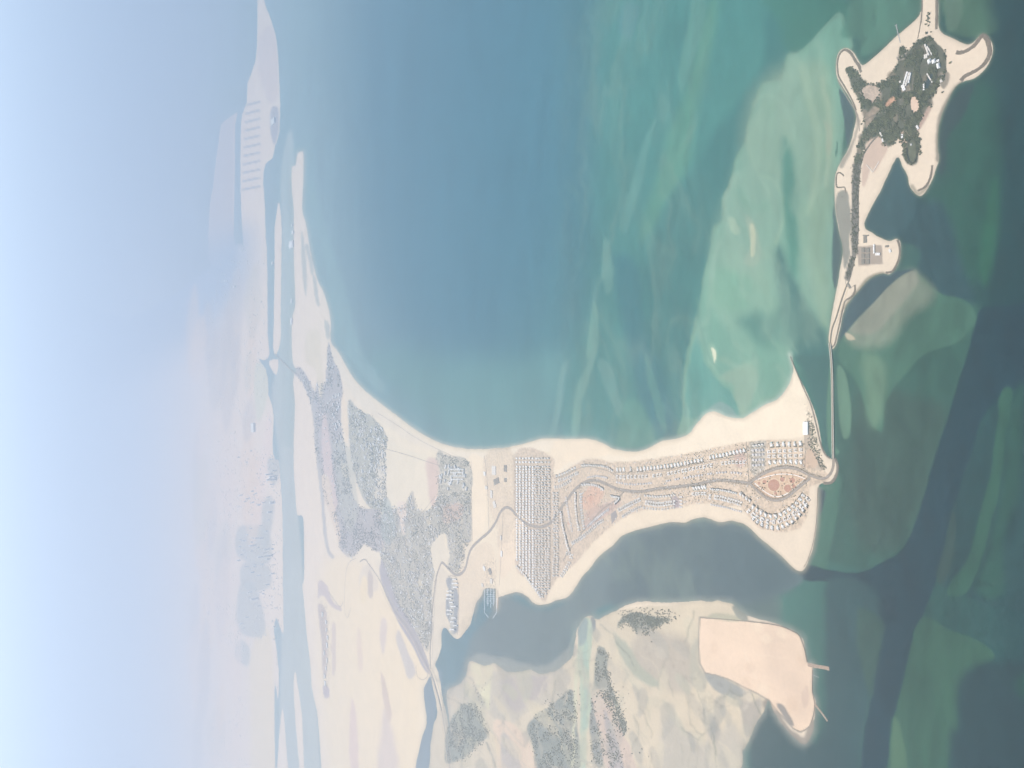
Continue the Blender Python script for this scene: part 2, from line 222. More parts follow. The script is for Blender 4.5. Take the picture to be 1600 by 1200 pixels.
def stroke(cv, pts, col, width, soft=1.5, op=1.0, warp=2, sm=True):
    pts = smooth(pts, False) if sm else pts; r = width/2+soft+8
    x0 = min(p[0] for p in pts)-r; x1 = max(p[0] for p in pts)+r; y0 = min(p[1] for p in pts)-r; y1 = max(p[1] for p in pts)+r
    i0, i1 = np.searchsorted(xs, [x0, x1]); j0, j1 = np.searchsorted(ys, [y0, y1]); sl = (slice(i0,i1), slice(j0,j1))
    xa, ya = ((XW, YW) if warp == 1 else (XS, YS) if warp == 2 else (X, Y))
    d = width/2-sdf(xa[sl], ya[sl], pts, False)
    t = np.clip(d/soft+.5, 0, 1)*op
    cv[sl] = cv[sl]*(1-t[..., None])+np.array(col)*t[..., None]
# ---- sea: colour of the water over deep and shallow bottom
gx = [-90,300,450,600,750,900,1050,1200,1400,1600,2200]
gc = np.array([np.array((.2,.24,.28)), np.array((.22,.26,.31)), WA(160,188,208,450,200), WA(135,165,185,600), WA(114,151,170,750,400), WA(104,148,162,900,400), WA(96,150,155,1050,300), WA(100,150,145,1200,300), WA(80,118,114,1400), WA(68,98,105,1560), WA(62,90,98,1590)])  # far entries lightened: haze and sky reflection put into the water colour
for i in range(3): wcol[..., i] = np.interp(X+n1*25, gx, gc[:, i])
P_ = lambda *a, **k: paint(wcol, *a, **k)
P_([(560,560),(640,640),(720,690),(860,685),(895,560),(800,560),(650,540)], WA(128,168,178,720,640), 60)
P_([(560,-60),(860,-60),(900,200),(860,420),(760,540),(620,520),(560,300)], WA(108,148,172,760,250), 120, .8)
P_([(476,300),(492,350),(510,430),(525,520),(545,560),(590,610),(600,600),(560,540),(540,450),(515,380),(500,320),(486,280)], WA(158,190,206,520,430), 14, .8)
# pale bars and dark seagrass lanes in the open shallows
P_([(960,-60),(930,400),(880,690),(1060,690),(1100,500),(1130,300),(1230,60),(1230,-60)], WA(104,158,160,1000,300), 60)
P_([(1120,-15),(1110,60),(1090,150),(1070,250),(1030,340),(1000,370),(1030,250),(1070,130),(1095,20)], WA(116,168,158,1080,150), 22)
P_([(1200,20),(1190,100),(1160,150),(1110,210),(1080,260),(1050,300),(1020,390),(1000,480),(1020,600),(1045,690),(1066,690),(1070,600),(1085,470),(1112,370),(1130,300),(1150,250),(1165,190),(1185,135),(1215,110),(1230,60)], WA(92,142,146,1100,300), 22)
P_([(960,400),(1000,420),(1010,520),(1040,600),(1062,680),(1040,690),(1010,650),(985,560),(965,480)], WA(92,140,155,1000,550), 22, .8)
P_([(1180,-20),(1280,-20),(1330,30),(1280,90),(1235,80),(1215,30)], WA(92,145,135,1240,30), 25, .8)
for s_, c_, so_, ww in (([(1085,-25),(1100,-5),(1082,80),(1067,130),(1059,140),(1059,100),(1072,40)], (122,172,168), 9, 1), ([(1030,142),(1042,146),(1046,170),(1038,190),(1030,180)], (118,168,168), 7, 1),
        ([(1025,180),(1014,220),(996,300),(982,355),(972,362),(970,340),(985,290),(1003,220)], (120,170,170), 7, 1), ([(945,370),(957,400),(957,440),(945,462),(941,420)], (132,178,176), 8, 1),
        ([(925,470),(935,510),(935,545),(925,570),(917,540)], (135,180,176), 8, 1), ([(935,540),(925,580),(912,630),(903,685),(893,690),(898,630),(913,580)], (140,182,178), 8, 1),
        ([(940,560),(962,585),(974,620),(977,655),(970,655),(957,625),(938,585)], (128,172,172), 8, 1), ([(888,570),(876,640),(866,690),(858,690),(866,640),(878,575)], (138,178,182), 8, 1),
        ([(975,640),(1000,630),(1020,690),(985,700),(965,690)], (120,170,165), 14, 1), ([(1015,560),(1030,600),(1045,660),(1040,680),(1025,640)], (112,160,162), 8, 1),
        ([(980,5),(1000,10),(985,60),(970,40)], (112,160,168), 10, 1)):
    P_(s_, WA(*c_, s_[0][0], s_[0][1]), so_)
# the big pale sand shoal, sharp on its seaward side
SHOAL = [(1290,30),(1255,75),(1229,82),(1221,119),(1193,128),(1177,160),(1165,194),(1162,219),(1143,250),(1140,275),(1127,312),(1126,344),(1112,359),(1109,396),(1096,443),(1088,490),(1074,543),(1068,606),(1071,652),(1076,690),(1240,640),(1240,560),(1300,560),(1310,300),(1320,160),(1330,70),(1310,20)]
P_(SHOAL, WA(142,180,168,1150,400), 7)
P_([(1180,150),(1250,90),(1300,150),(1300,350),(1290,500),(1250,420),(1220,330),(1200,420),(1160,500),(1130,480),(1120,380),(1150,280)], WA(166,192,178,1200,300), 50)
P_([(1200,152),(1222,165),(1233,205),(1232,235),(1222,262),(1195,302),(1170,250),(1165,200)], WA(168,193,178,1200,220), 8)
P_([(1146,268),(1172,266),(1200,272),(1213,290),(1218,330),(1205,372),(1172,392),(1138,362),(1128,310)], WA(162,191,178,1170,320), 6)
P_([(1160,335),(1172,342),(1180,370),(1184,398),(1174,416),(1158,408),(1168,385),(1163,355)], WA(186,198,184,1170,380), 9)
P_([(1132,342),(1146,342),(1150,362),(1140,362)], WA(190,205,188,1140,350), 6)
P_([(1167,352),(1173,352),(1176,390),(1170,400),(1168,380)], WA(232,226,208,1170,380), 4)
P_([(1120,420),(1160,430),(1180,450),(1175,480),(1130,490),(1108,470),(1112,440)], WA(150,186,170,1150,450), 20)
P_([(1108,537),(1118,543),(1122,565),(1116,575),(1108,560)], WA(165,196,180,1118,552), 9)
P_([(1111.5,544),(1117,546),(1119.5,556),(1116,566),(1114,556)], WA(246,240,226,1118,552), 2.5, warp=0)
P_([(1125,590),(1150,575),(1178,570),(1186,600),(1170,640),(1163,655),(1152,620),(1148,600)], WA(166,188,174,1160,600), 12)
P_([(1088,520),(1100,560),(1130,600),(1146,612),(1158,650),(1130,648),(1085,655),(1072,640),(1078,570)], WA(118,168,164,1100,600), 7)
P_([(1108,640),(1130,628),(1150,640),(1150,655),(1115,650)], WA(150,175,175,1120,640), 8)
P_([(1255,110),(1290,100),(1300,200),(1298,300),(1285,380),(1296,470),(1285,510),(1268,430),(1258,330),(1262,200)], WA(164,188,170,1280,250), 20)
for q_, w_, so_, op_, c_ in (([(1252,100),(1266,160),(1274,225),(1268,290),(1255,335)],7,12,.8,(192,208,188)), ([(1284,120),(1291,180),(1292,235),(1286,290)],5,8,.8,(192,204,184)), ([(1240,90),(1225,140),(1228,190)],10,16,.6,(180,202,186)),
        ([(1148,272),(1136,300),(1130,335),(1135,365)],5,8,.7,(178,204,190)), ([(1186,275),(1205,285),(1216,315),(1217,350),(1206,378)],4,6,.8,(186,208,190)), ([(1177,162),(1188,150),(1205,146),(1222,156),(1232,180),(1236,215)],4,6,.7,(178,204,188)),
        ([(1168,210),(1172,245),(1182,275),(1196,300)],4,5,.7,(182,206,190)), ([(1112,420),(1108,455),(1120,490),(1150,515),(1175,545)],9,16,.7,(168,198,182)), ([(1125,380),(1115,410),(1112,440)],4,5,.7,(178,204,190)),
        ([(1180,420),(1195,450),(1200,480)],12,20,.6,(164,190,172)), ([(1245,330),(1262,400),(1280,460),(1290,510)],8,12,.6,(170,196,176)), ([(1130,560),(1155,572),(1180,566)],5,8,.7,(176,200,184)), ([(1100,520),(1108,560),(1130,590),(1150,604)],3,3,.6,(160,192,178)),
        ([(1215,575),(1228,600),(1215,620),(1190,632)],6,10,.7,(164,192,178))):
    stroke(wcol, q_, WA(*c_, 1200, 300), w_, so_, op_, warp=1)
for q_, w_, so_, op_, c_ in (([(1150,300),(1160,318),(1178,325),(1195,318)],10,14,.6,(142,182,166)), ([(1200,165),(1208,200),(1205,240)],12,16,.35,(150,184,168)), ([(1243,250),(1250,320),(1258,380)],10,14,.4,(138,176,160)), ([(1150,440),(1158,470),(1150,500)],12,18,.35,(140,178,164)),
        ([(1080,600),(1095,640),(1110,650)],8,10,.5,(118,166,162)), ([(1088,470),(1092,510),(1108,552),(1130,582)],3,3,.5,(128,170,162))):
    stroke(wcol, q_, WA(*c_, 1200, 300), w_, so_, op_, warp=1)
P_([(1284,188),(1294,200),(1298,232),(1290,246),(1287,215)], WA(186,194,176,1290,220), 9)
P_([(1222,212),(1234,250),(1240,330),(1246,400),(1236,430),(1218,335),(1214,262)], WA(104,156,146,1230,300), 16)
P_([(1214,385),(1236,430),(1262,480),(1292,530),(1299,600),(1297,715),(1288,715),(1284,680),(1272,635),(1250,575),(1240,555),(1228,530),(1216,500),(1216,470),(1208,420)], WA(90,130,132,1250,530), 16)
P_([(1150,505),(1180,492),(1225,500),(1245,545),(1215,548),(1180,535)], WA(104,146,142,1200,520), 30, .8)
P_([(1195,540),(1225,560),(1250,580),(1240,560),(1215,535)], WA(118,168,155,1220,550), 10, .6)
P_([(1303,330),(1308,300),(1308,340),(1316,395),(1313,420),(1306,450),(1300,420)], WA(104,122,130,1310,390), 2.5, warp=2)
P_([(1313,140),(1322,150),(1333,170),(1336,195),(1331,215),(1325,232),(1321,205),(1317,170)], WA(104,122,132,1325,190), 2.5, warp=2)
P_([(1306,240),(1309,222),(1311,222),(1308,246)], WA(90,130,125,1308,235), 2, warp=2)
P_([(1340,-20),(1440,-20),(1438,15),(1400,50),(1370,78),(1345,85),(1340,60),(1310,50)], WA(112,158,145,1390,40), 14)
P_([(1470,-20),(1540,-20),(1560,40),(1530,60),(1490,55),(1475,40)], WA(104,140,125,1500,20), 14)
P_([(1474,-20),(1500,-20),(1498,30),(1488,48),(1474,40)], WA(122,152,138,1490,20), 10)
# nearer side: deep channels, green banks
P_([(1560,-60),(1900,-60),(1900,560),(1620,560),(1560,500),(1540,380),(1548,200),(1565,100)], WA(66,98,106,1580,250), 40)
P_([(1480,150),(1530,125),(1555,160),(1560,260),(1556,360),(1535,420),(1500,440),(1450,420),(1440,330),(1480,270),(1472,200)], WA(78,122,114,1500,250), 30)
P_([(1500,140),(1522,130),(1505,180),(1482,215),(1478,260),(1468,270),(1470,200),(1480,165)], WA(84,104,112,1490,180), 8, warp=2)
P_([(1545,300),(1556,280),(1558,380),(1540,440),(1530,400)], WA(78,130,112,1545,360), 18)
P_([(1352,350),(1401,246),(1421,290),(1440,318),(1470,320),(1500,400),(1520,470),(1470,462),(1445,435),(1428,418),(1407,410),(1410,375),(1390,372),(1365,362)], WA(80,110,122,1430,370), 20)
P_([(1350,349),(1376,297),(1401,246),(1421,292),(1430,330),(1400,376),(1376,372)], WA(86,118,130,1390,330), 6, warp=0)
P_([(1405,390),(1430,385),(1440,400),(1430,425),(1415,424),(1402,420)], WA(92,135,132,1420,405), 12)
P_([(1304,540),(1330,545),(1400,560),(1500,470),(1540,500),(1520,560),(1500,640),(1470,720),(1440,820),(1400,880),(1330,880),(1290,860),(1300,760),(1304,640)], WA(88,126,120,1380,680), 16)
P_([(1340,600),(1420,620),(1480,640),(1465,720),(1440,800),(1400,860),(1345,850),(1330,760)], WA(92,118,114,1400,730), 30)
P_([(1429,421.6),(1410,432),(1390,448),(1368,472),(1342,498),(1321,524),(1310,545),(1312,570),(1335,600),(1360,660),(1380,680),(1385,630),(1440,560),(1500,530),(1525,495),(1512,470),(1497,461),(1477,459),(1460,450),(1447,437)], WA(106,148,134,1430,500), 8)
P_([(1429,421.6),(1410,432),(1390,448),(1368,472),(1342,498),(1321,524),(1340,545),(1385,540),(1420,500),(1450,475),(1462,455),(1445,437)], WA(168,184,170,1400,470), 22)
P_([(1429,422),(1392,448),(1345,499),(1330,520),(1365,525),(1400,490),(1432,450),(1438,435)], WA(188,192,180,1400,460), 14)
P_([(1320,520),(1330,523),(1336,530),(1325,531)], WA(236,228,212,1325,526), 3, warp=0)
P_([(1345,560),(1370,560),(1385,600),(1372,670),(1358,660),(1350,610)], WA(138,172,152,1360,600), 18)
P_([(1308,575),(1320,582),(1328,620),(1330,650),(1327,680),(1318,684),(1311,650)], WA(134,172,154,1320,630), 6, warp=0)
P_([(1292,630),(1298,560),(1304,600),(1304,690),(1312,705),(1300,712),(1293,690)], WA(122,165,148,1298,640), 4, warp=0)
P_([(1429,420),(1410,430),(1389,447),(1367,471),(1341,497),(1320,522),(1309,533),(1308,512),(1320,483),(1337,459),(1359,435),(1379,427),(1400,424)], WA(98,118,132,1350,480), 2.5, warp=0)
P_([(1290,755),(1315,745),(1310,800),(1295,860),(1280,900),(1262,895),(1272,860),(1280,800)], WA(102,146,134,1295,810), 10)
P_([(1280,765),(1294,768),(1291,785),(1284,802),(1279,790)], WA(92,110,122,1286,780), 3)
P_([(1590,470),(1900,450),(1900,560),(1600,620),(1545,640),(1526,700),(1507,750),(1490,800),(1474,860),(1462,905),(1443,965),(1427,1005),(1411,1067),(1397,1120),(1390,1180),(1388,1700),(1335,1700),(1345,1200),(1368,1060),(1374,1000),(1360,930),(1300,905),(1255,905),(1230,890),(1255,880),(1340,890),(1392,872),(1412,856),(1434,811),(1450,760),(1467,700),(1482,655),(1496,600),(1512,550),(1526,500),(1535,478)], WA(70,92,107,1450,800), 4)
P_([(1600,600),(1900,560),(1900,1000),(1600,960),(1500,930),(1470,905),(1490,800),(1507,750),(1530,690),(1555,640)], WA(72,100,106,1550,750), 12)
P_([(1566,606),(1584,606),(1580,660),(1571,740),(1551,820),(1531,880),(1510,920),(1488,932),(1476,922),(1500,890),(1522,850),(1541,780),(1556,720),(1563,660)], WA(84,124,112,1540,780), 7)
P_([(1580,640),(1600,600),(1600,760),(1570,840),(1560,930),(1520,925),(1540,870),(1562,800),(1575,720)], WA(76,112,106,1570,780), 20)
P_([(1490,800),(1496,830),(1484,890),(1466,912),(1464,885),(1478,850)], WA(86,108,108,1480,860), 7)
P_([(1290,900),(1372,920),(1374,1000),(1368,1060),(1345,1200),(1340,1700),(1160,1700),(1165,1180),(1200,1100),(1280,1160),(1290,1000)], WA(86,114,122,1330,1050), 16)
P_([(1340,955),(1358,948),(1384,968),(1380,1010),(1368,1060),(1360,1090),(1350,1050)], WA(92,120,116,1365,1000), 14)
P_([(1445,962),(1427,1005),(1411,1067),(1397,1120),(1391,1173),(1388,1300),(1470,1300),(1480,1200),(1494,1147),(1500,1067),(1545,1035),(1533,1011),(1483,986)], WA(90,126,114,1450,1080), 6)
P_([(1398,1120),(1409,1150),(1420,1210),(1400,1230),(1393,1165)], WA(112,146,126,1405,1160), 7)
P_([(1500,1060),(1560,1040),(1700,1100),(1700,1700),(1480,1700),(1482,1200),(1496,1140)], WA(74,94,103,1550,1120), 24)
P_([(1585,1060),(1640,1040),(1640,1100),(1590,1090)], WA(76,116,108,1590,1070), 20)
P_([(1195,905),(1215,925),(1222,950),(1210,955),(1196,940)], WA(118,155,150,1205,930), 10)
P_([(1150,905),(1200,900),(1215,940),(1215,968),(1160,960)], WA(120,142,146,1180,930), 20)
# sheltered bay behind the peninsula, and the inland creeks
P_([(690,1090),(720,1060),(735,1000),(760,970),(785,935),(850,950),(890,935),(930,880),(965,848),(1020,826),(1100,812),(1160,822),(1225,880),(1250,905),(1180,935),(1080,938),(990,936),(930,955),(895,985),(885,1040),(800,1055),(740,1045)], WA(134,153,165,850,960), 14)
P_([(960,880),(985,850),(1030,828),(1100,815),(1160,826),(1240,895),(1180,938),(1050,938),(960,945)], WA(112,132,144,1100,880), 30)
P_([(735,1040),(760,1050),(800,1060),(880,1060),(895,1000),(905,985),(880,1020),(840,1040),(780,1026),(745,1024)], WA(172,182,188,820,1045), 14)
P_([(660,1060),(690,1050),(680,1120),(660,1260),(640,1260),(655,1150)], WA(150,172,195,665,1110), 8, warp=0)
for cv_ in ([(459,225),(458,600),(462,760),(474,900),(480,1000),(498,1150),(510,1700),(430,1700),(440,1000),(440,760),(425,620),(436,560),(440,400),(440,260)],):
    P_(cv_, WA(194,208,224,458,600), 8, .9, warp=0)  # pale far channel, with distance haze painted into the water
# pale wash along the soft beaches
land_d = None
def add_d(pts, fine=True, sm=True, n=3):
    return sdf(XS if fine else X, YS if fine else Y, smooth(pts, True, n) if sm else pts)
dM = sdf(X+n3*1.5*fall, Y+n4*1.5*fall, smooth(MAIN, True, 3)); dR = sdf(X+n3*1.0, Y+n4*1.0, smooth(RESORT, True, 3)); dS = add_d(MARSH)
dH = add_d(HWLAND, n=2)
far = [add_d(q, n=2) for q in (PORT, FARISLE, STRIP, ISLET, FARLAND, *SANDBARS)]
land = np.maximum.reduce([dM, dR, dS, dH]+far)
def wash(d, col, wid, lo=0, msk=1):
    t = np.clip(1+d/wid, 0, 1)**1.6*msk
    wcol[:] = wcol*(1-t[..., None])+np.array(col)*t[..., None]
wash(dM, WA(150,190,196,800,690), 34, msk=.5*((Y < 700) & (X < 960)))
wash(dM, WA(198,206,210,760,703), 8, msk=.9*((Y < 712) & (X < 1240)))
wash(dM, WA(186,186,180,950,860), 9, msk=.9*((Y > 760) & (X > 740)))
wash(dS, WA(178,186,186,900,1050), 12, msk=.75)
wash(dR, WA(165,178,165,1440,200), 5, msk=.8)
rid = (1-np.abs(fbm((WX+700*n2)/1300, (WY+500*n1)/420, 5, 71)))**7
shm = np.clip(sdf(XW, YW, SHOAL)/12, 0, 1); opn = np.interp(X, [860,930,1080,1120], [0,1,1,0])*np.clip((Y+200)/300, .3, 1)
t = np.clip(rid*(.42*shm+.22*opn), 0, .5)
for i, c_ in enumerate(WA(176,198,184,1180,300)): wcol[..., i] = wcol[..., i]*(1-t)+c_*t
grass = fbm(WX/260, (WY+200*n1)/90, 5, 60); grass2 = fbm(WX/1500, WY/700, 4, 61)
mott = np.clip(grass*1.6+grass2, -1, 1)*np.interp(X, [850,950,1080,1110,1290,1340,1700], [0,.10,.16,.04,.06,.24,.24])
for i in range(3): wcol[..., i] *= (1+flow*np.interp(X, [300,700,900,1100,1700], [.02,.04,.12,.08,.14])*np.where((Y > 780) & (X < 1240), .3, 1))*(1+mott*np.where((Y > 780) & (X < 1250), .2, 1))
t = np.clip(sdf(XW, YW, SHOAL)/6, 0, 1)[..., None]; wcol = wcol*(1-t)+wcol*np.array([1.07,1.20,1.22])*t
t = np.clip((340-X)/120, 0, 1)*np.clip((Y-230)/450, 0, 1); t = (t*t*(3-2*t))[..., None]; wcol = wcol*(1-t)+np.array([.5,.51,.54])*t   # far left water paled: distance haze put into its colour
spots = np.clip(fbm(WX/60, WY/60, 3, 95)*3-1.0, 0, 1)*np.clip(fbm(WX/800, WY/800, 3, 96)*2.5+.3, 0, 1)*np.interp(X, [1320,1360], [0,1])*.35
wcol = np.clip(wcol*(1-spots[..., None]), .005, .8)

# ---- land colours
D = lambda *a, **k: paint(lcol, *a, **k)
gl = np.array([np.array((.5,.51,.54)), A(214,218,230,350), A(226,225,229,470), A(236,232,227,600), A(243,235,224,750), A(248,237,223,900), A(250,237,221,1200), A(250,237,221,1400)])  # first entry paler: left haze put into the far land colour
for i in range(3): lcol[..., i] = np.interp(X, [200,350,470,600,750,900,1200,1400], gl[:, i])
SB = A(254,243,229,1000)                         # clean beach sand
D([(1243,570),(1238,600),(1229,612),(1214,632),(1192,640),(1172,655),(1159,660),(1137,656),(1113,648),(1100,655),(1086,670),(1072,688),(1045,695),(1015,706),(985,714),(955,710),(935,700),(900,690),(862,688),(830,693),(797,703),(763,706),(730,707),(690,700),(650,680),(610,650),(570,616),(545,590),(530,560),(522,548),(520,560),(534,585),(548,612),(570,640),(600,660),(640,690),(680,704),(735,716),(800,712),(862,706),(866,742),(900,728),(915,718),(960,722),(1000,718),(1050,712),(1100,702),(1160,692),(1200,686),(1258,682),(1262,660),(1258,620)], SB, 4, warp=2)
D([(866,690),(925,690),(950,703),(945,712),(912,716),(880,728),(866,738)], A(250,238,224,900), 5, warp=2)
D([(736,712),(757,715),(757,760),(758,800),(752,830),(745,838),(738,845),(737,790)], A(248,238,226,750), 2)
DEV = [(866,742),(905,722),(925,716),(960,722),(1000,720),(1050,712),(1100,704),(1165,690),(1256,690),(1262,722),(1288,735),(1296,750),(1275,757),(1264,765),(1262,805),(1240,830),(1190,826),(1160,795),(1130,790),(1100,786),(1050,795),(1000,798),(965,815),(930,845),(900,880),(870,905),(852,938),(845,936),(828,905),(806,880),(802,712),(862,712)]
D(DEV, A(234,220,208,1000), 3, warp=2); paint(grain, DEV, .38, 4, warp=0)
D([(757,712),(800,710),(802,880),(790,870),(776,850),(776,820),(762,800)], A(236,226,216,780), 4); paint(grain, [(757,712),(800,710),(802,860),(776,850),(762,800)], .25, 3, warp=0)
for q_, c_ in ((GRID, (222,212,204)),):
    D(q_, A(*c_, 830), 3, warp=0, sm=False); paint(grain, q_, .35, 3, warp=0, sm=False)
D([(660+135,845),(806,800),(818,825),(806,880),(795,900),(785,905),(780,880),(784,850)], A(246,234,222,795), 5)
D([(1172,690),(1196,688),(1196,735),(1180,745),(1172,735)], A(208,205,200,1185), 4, .8, warp=2, sm=False); paint(grain, [(1172,690),(1196,688),(1196,735),(1180,745),(1172,735)], .6, 1, warp=0, sm=False)
D([(1262,660),(1268,665),(1272,700),(1280,722),(1292,728),(1282,734),(1264,720)], A(216,204,190,1270), 2)
paint(grain, [(1257,630),(1262,632),(1276,680),(1284,712),(1290,728),(1282,734),(1264,680)], .6, 1, warp=0, sm=False)
D([(1256,720),(1270,700),(1280,725),(1262,730)], A(228,208,190,1265), 2)
D([(1150,706),(1164,702),(1168,722),(1155,730)], A(226,206,198,1155), 4)
D([(1052,778),(1062,780),(1060,797),(1050,795)], A(205,196,200,1055), 3)
D([(910,775),(925,760),(945,768),(935,790),(918,800),(908,795)], A(232,208,194,925), 3)
D([(925,800),(960,782),(968,790),(920,830),(910,820)], A(220,204,198,935), 4)
# marina yard and the town behind it
G1c = A(204,206,208,660)
D(G1, G1c, 3, warp=0); paint(grain, G1, .4, 3, warp=0)
D([(683,712),(733,725),(735,768),(700,775),(686,765)], A(214,214,214,705), 3, warp=2); paint(grain, [(683,712),(733,725),(735,768),(700,775),(686,765)], .8, 3, warp=0)
D([(690,790),(716,786),(722,800),(714,812),(695,815)], A(216,206,204,705), 4)
D(G2, A(200,205,208,575), 3, warp=2); paint(grain, G2, .5, 3, warp=0)
D(G3, A(196,201,214,520), 3, warp=2); paint(grain, G3, .35, 3, warp=0)
D([(478,565),(492,578),(500,620),(505,600),(503,560),(500,520),(480,520)], A(222,222,222,490), 3)
D([(505,650),(512,660),(520,740),(528,790),(520,800),(512,780),(505,720)], A(216,212,222,515), 5)
D([(537,612),(543,650),(544,685),(540,690),(536,660),(534,625)], A(242,236,232,540), 2, warp=0)
D([(503,745),(511,742),(518,760),(522,790),(532,830),(530,845),(518,810),(506,775)], A(224,220,222,515), 3)
D([(534,725),(550,724),(552,740),(545,748),(536,742)], A(222,222,222,542), 1.5, warp=0)
D([(520,690),(545,700),(555,760),(560,800),(545,830),(530,790),(524,740)], A(198,206,212,540), 6, .6)
FIELD = [(604,694),(640,705),(682,720),(684,775),(672,795),(655,795),(647,768),(640,766),(634,780),(625,788),(608,788)]
D(FIELD, A(236,232,226,640), 2, warp=2); paint(grain, FIELD, 0, 2, warp=0)
D([(664,722),(683,722),(684,770),(674,792),(668,765)], A(226,214,214,673), 8)
D([(620,788),(635,785),(634,810),(632,836),(628,830)], A(232,226,226,628), 2, warp=0)
D([(592,700),(602,700),(601,770),(594,785),(586,770)], A(226,226,226,596), 3)
D([(600,780),(612,790),(620,830),(610,850),(596,830)], A(192,203,212,606), 3, .8)
PATCH = [(688,836),(695,835),(696,855),(703,861),(701,875),(693,878),(685,883),(680,895),(676,880),(673,860),(678,846)]
D(PATCH, A(234,230,224,686), 1.5, warp=0); paint(grain, PATCH, 0, 1.5, warp=0)
D([(724,850),(733,846),(738,850),(730,868),(722,890),(716,892),(722,868)], A(234,228,220,727), 2, warp=0)
PEN = [(683,895),(690,886),(700,896),(716,903),(714,995),(700,988),(690,988),(682,1036),(675,1040),(675,960),(680,915)]
D(PEN, A(232,227,221,690), 2, warp=0); paint(grain, PEN, 0, 2, warp=0)
PEN2 = [(716,900),(728,880),(742,858),(760,846),(772,860),(776,900),(760,915),(748,935),(735,975),(718,996),(716,960)]
D(PEN2, A(238,229,219,735), 2, warp=0); paint(grain, PEN2, .15, 2, warp=0)
D([(697,905),(706,902),(710,915),(716,925),(716,950),(715,985),(708,990),(704,975),(698,960),(697,935),(702,925)], A(178,184,194,706), 2, warp=2)  # grey-blue tone of the waterside blocks, their shade painted in
D([(705,913),(710,912),(711,985),(706,985)], A(205,208,212,708), 2)
paint(grain, [(755,880),(776,870),(776,916),(760,918)], .6, 1, warp=0, sm=False)
for k in range(26):
    r = random.Random(k+300); xx, yy = r.uniform(596,732), r.uniform(790,985); a_ = r.uniform(2,6); b_ = r.uniform(4,14)
    if inside(xx, yy, G1): D([(xx-a_,yy),(xx,yy-b_),(xx+a_,yy-b_*.3),(xx+a_*.5,yy+b_)], A(*r.choice([(222,220,216),(188,194,200),(214,206,206),(226,224,218),(182,190,196)]), 660, 880), 4, .7, warp=2)
for q_ in ([(600,800),(612,830),(616,860),(628,890),(640,930),(650,960)], [(640,800),(645,830),(640,860),(650,890),(662,930),(668,980)], [(604,860),(630,850),(655,858),(672,850)], [(612,900),(640,890),(668,896)], [(690,790),(700,815),(698,835)], [(715,780),(722,810),(716,840),(706,870)], [(660,800),(670,820),(668,840)], [(636,930),(655,925),(672,930)]):
    stroke(lcol, q_, A(226,222,218,650,880), 1.0, 1.5, .7)
# planted strip along the far beach
for q_ in ([(477,384),(482,382),(485,400),(482,406)], [(483,400),(488,404),(490,425),(486,428)], [(489,430),(494,438),(498,465),(501,476),(496,478),(491,455)], [(470,365),(474,368),(478,400),(480,440),(478,462),(473,430)], [(508,500),(514,505),(516,525),(511,530),(508,515)]):
    D(q_, A(194,203,212,485,430), 2, .85, warp=2)
# broad pink sabkha south of the highway
D([(500,900),(560,880),(600,920),(650,1000),(668,1040),(660,1090),(664,1130),(646,1290),(560,1290),(510,1200)], A(243,237,229,600,1050), 30)
D([(596,874),(604,890),(622,940),(640,968),(655,998),(668,1030),(672,1052),(662,1045),(645,1010),(622,972),(604,930),(594,900)], A(193,196,208,630,960), 2, warp=0)
D([(561,895),(575,880),(584,890),(592,915),(580,925),(572,905),(568,940),(562,920)], A(226,224,224,575,900), 3)
D([(566,900),(572,905),(572,935),(566,945),(562,925)], A(250,244,234,567,920), 3)
D([(576,890),(582,900),(582,930),(577,935),(574,910)], A(208,206,210,578,910), 3)
D([(595,970),(603,968),(606,985),(602,1015),(596,1020),(593,990)], A(222,218,222,600,990), 5)
D([(625,985),(640,1020),(650,1050),(640,1060),(630,1030),(620,1000)], A(214,214,220,635,1020), 5)
D([(548,1095),(554,1105),(558,1150),(562,1210),(550,1210),(546,1150)], A(222,216,222,552,1150), 4)
D([(597,1050),(606,1070),(612,1110),(606,1130),(600,1090)], A(218,212,214,604,1090), 3)
D([(560,980),(566,1000),(566,1040),(560,1050),(558,1010)], A(226,220,220,562,1010), 4)
D([(498,945),(508,948),(512,970),(512,1050),(506,1052),(502,990)], A(206,206,214,506,1000), 3); paint(grain, [(498,945),(512,948),(516,1050),(506,1090),(502,990)], .7, 3, warp=0)
D([(504,1073),(513,1073),(515,1088),(508,1090)], A(200,202,218,510,1080), 1.5, warp=0)
D([(520,980),(526,980),(526,1045),(520,1050)], A(214,212,218,523,1010), 1.5)
D([(590,1200),(600,1110),(612,1150),(620,1200)], A(222,218,222,605,1180), 14)
D([(500,905),(512,915),(522,940),(535,950),(534,955),(520,948),(506,930),(498,935),(498,925)], A(206,206,218,510,930), 2)
# creek-like lane on the left of the town
stroke(lcol, [(458,580),(468,585),(480,600),(488,630),(493,665),(497,720),(504,780),(508,830),(513,860),(520,870)], A(198,204,216,490), 5, 1.5)
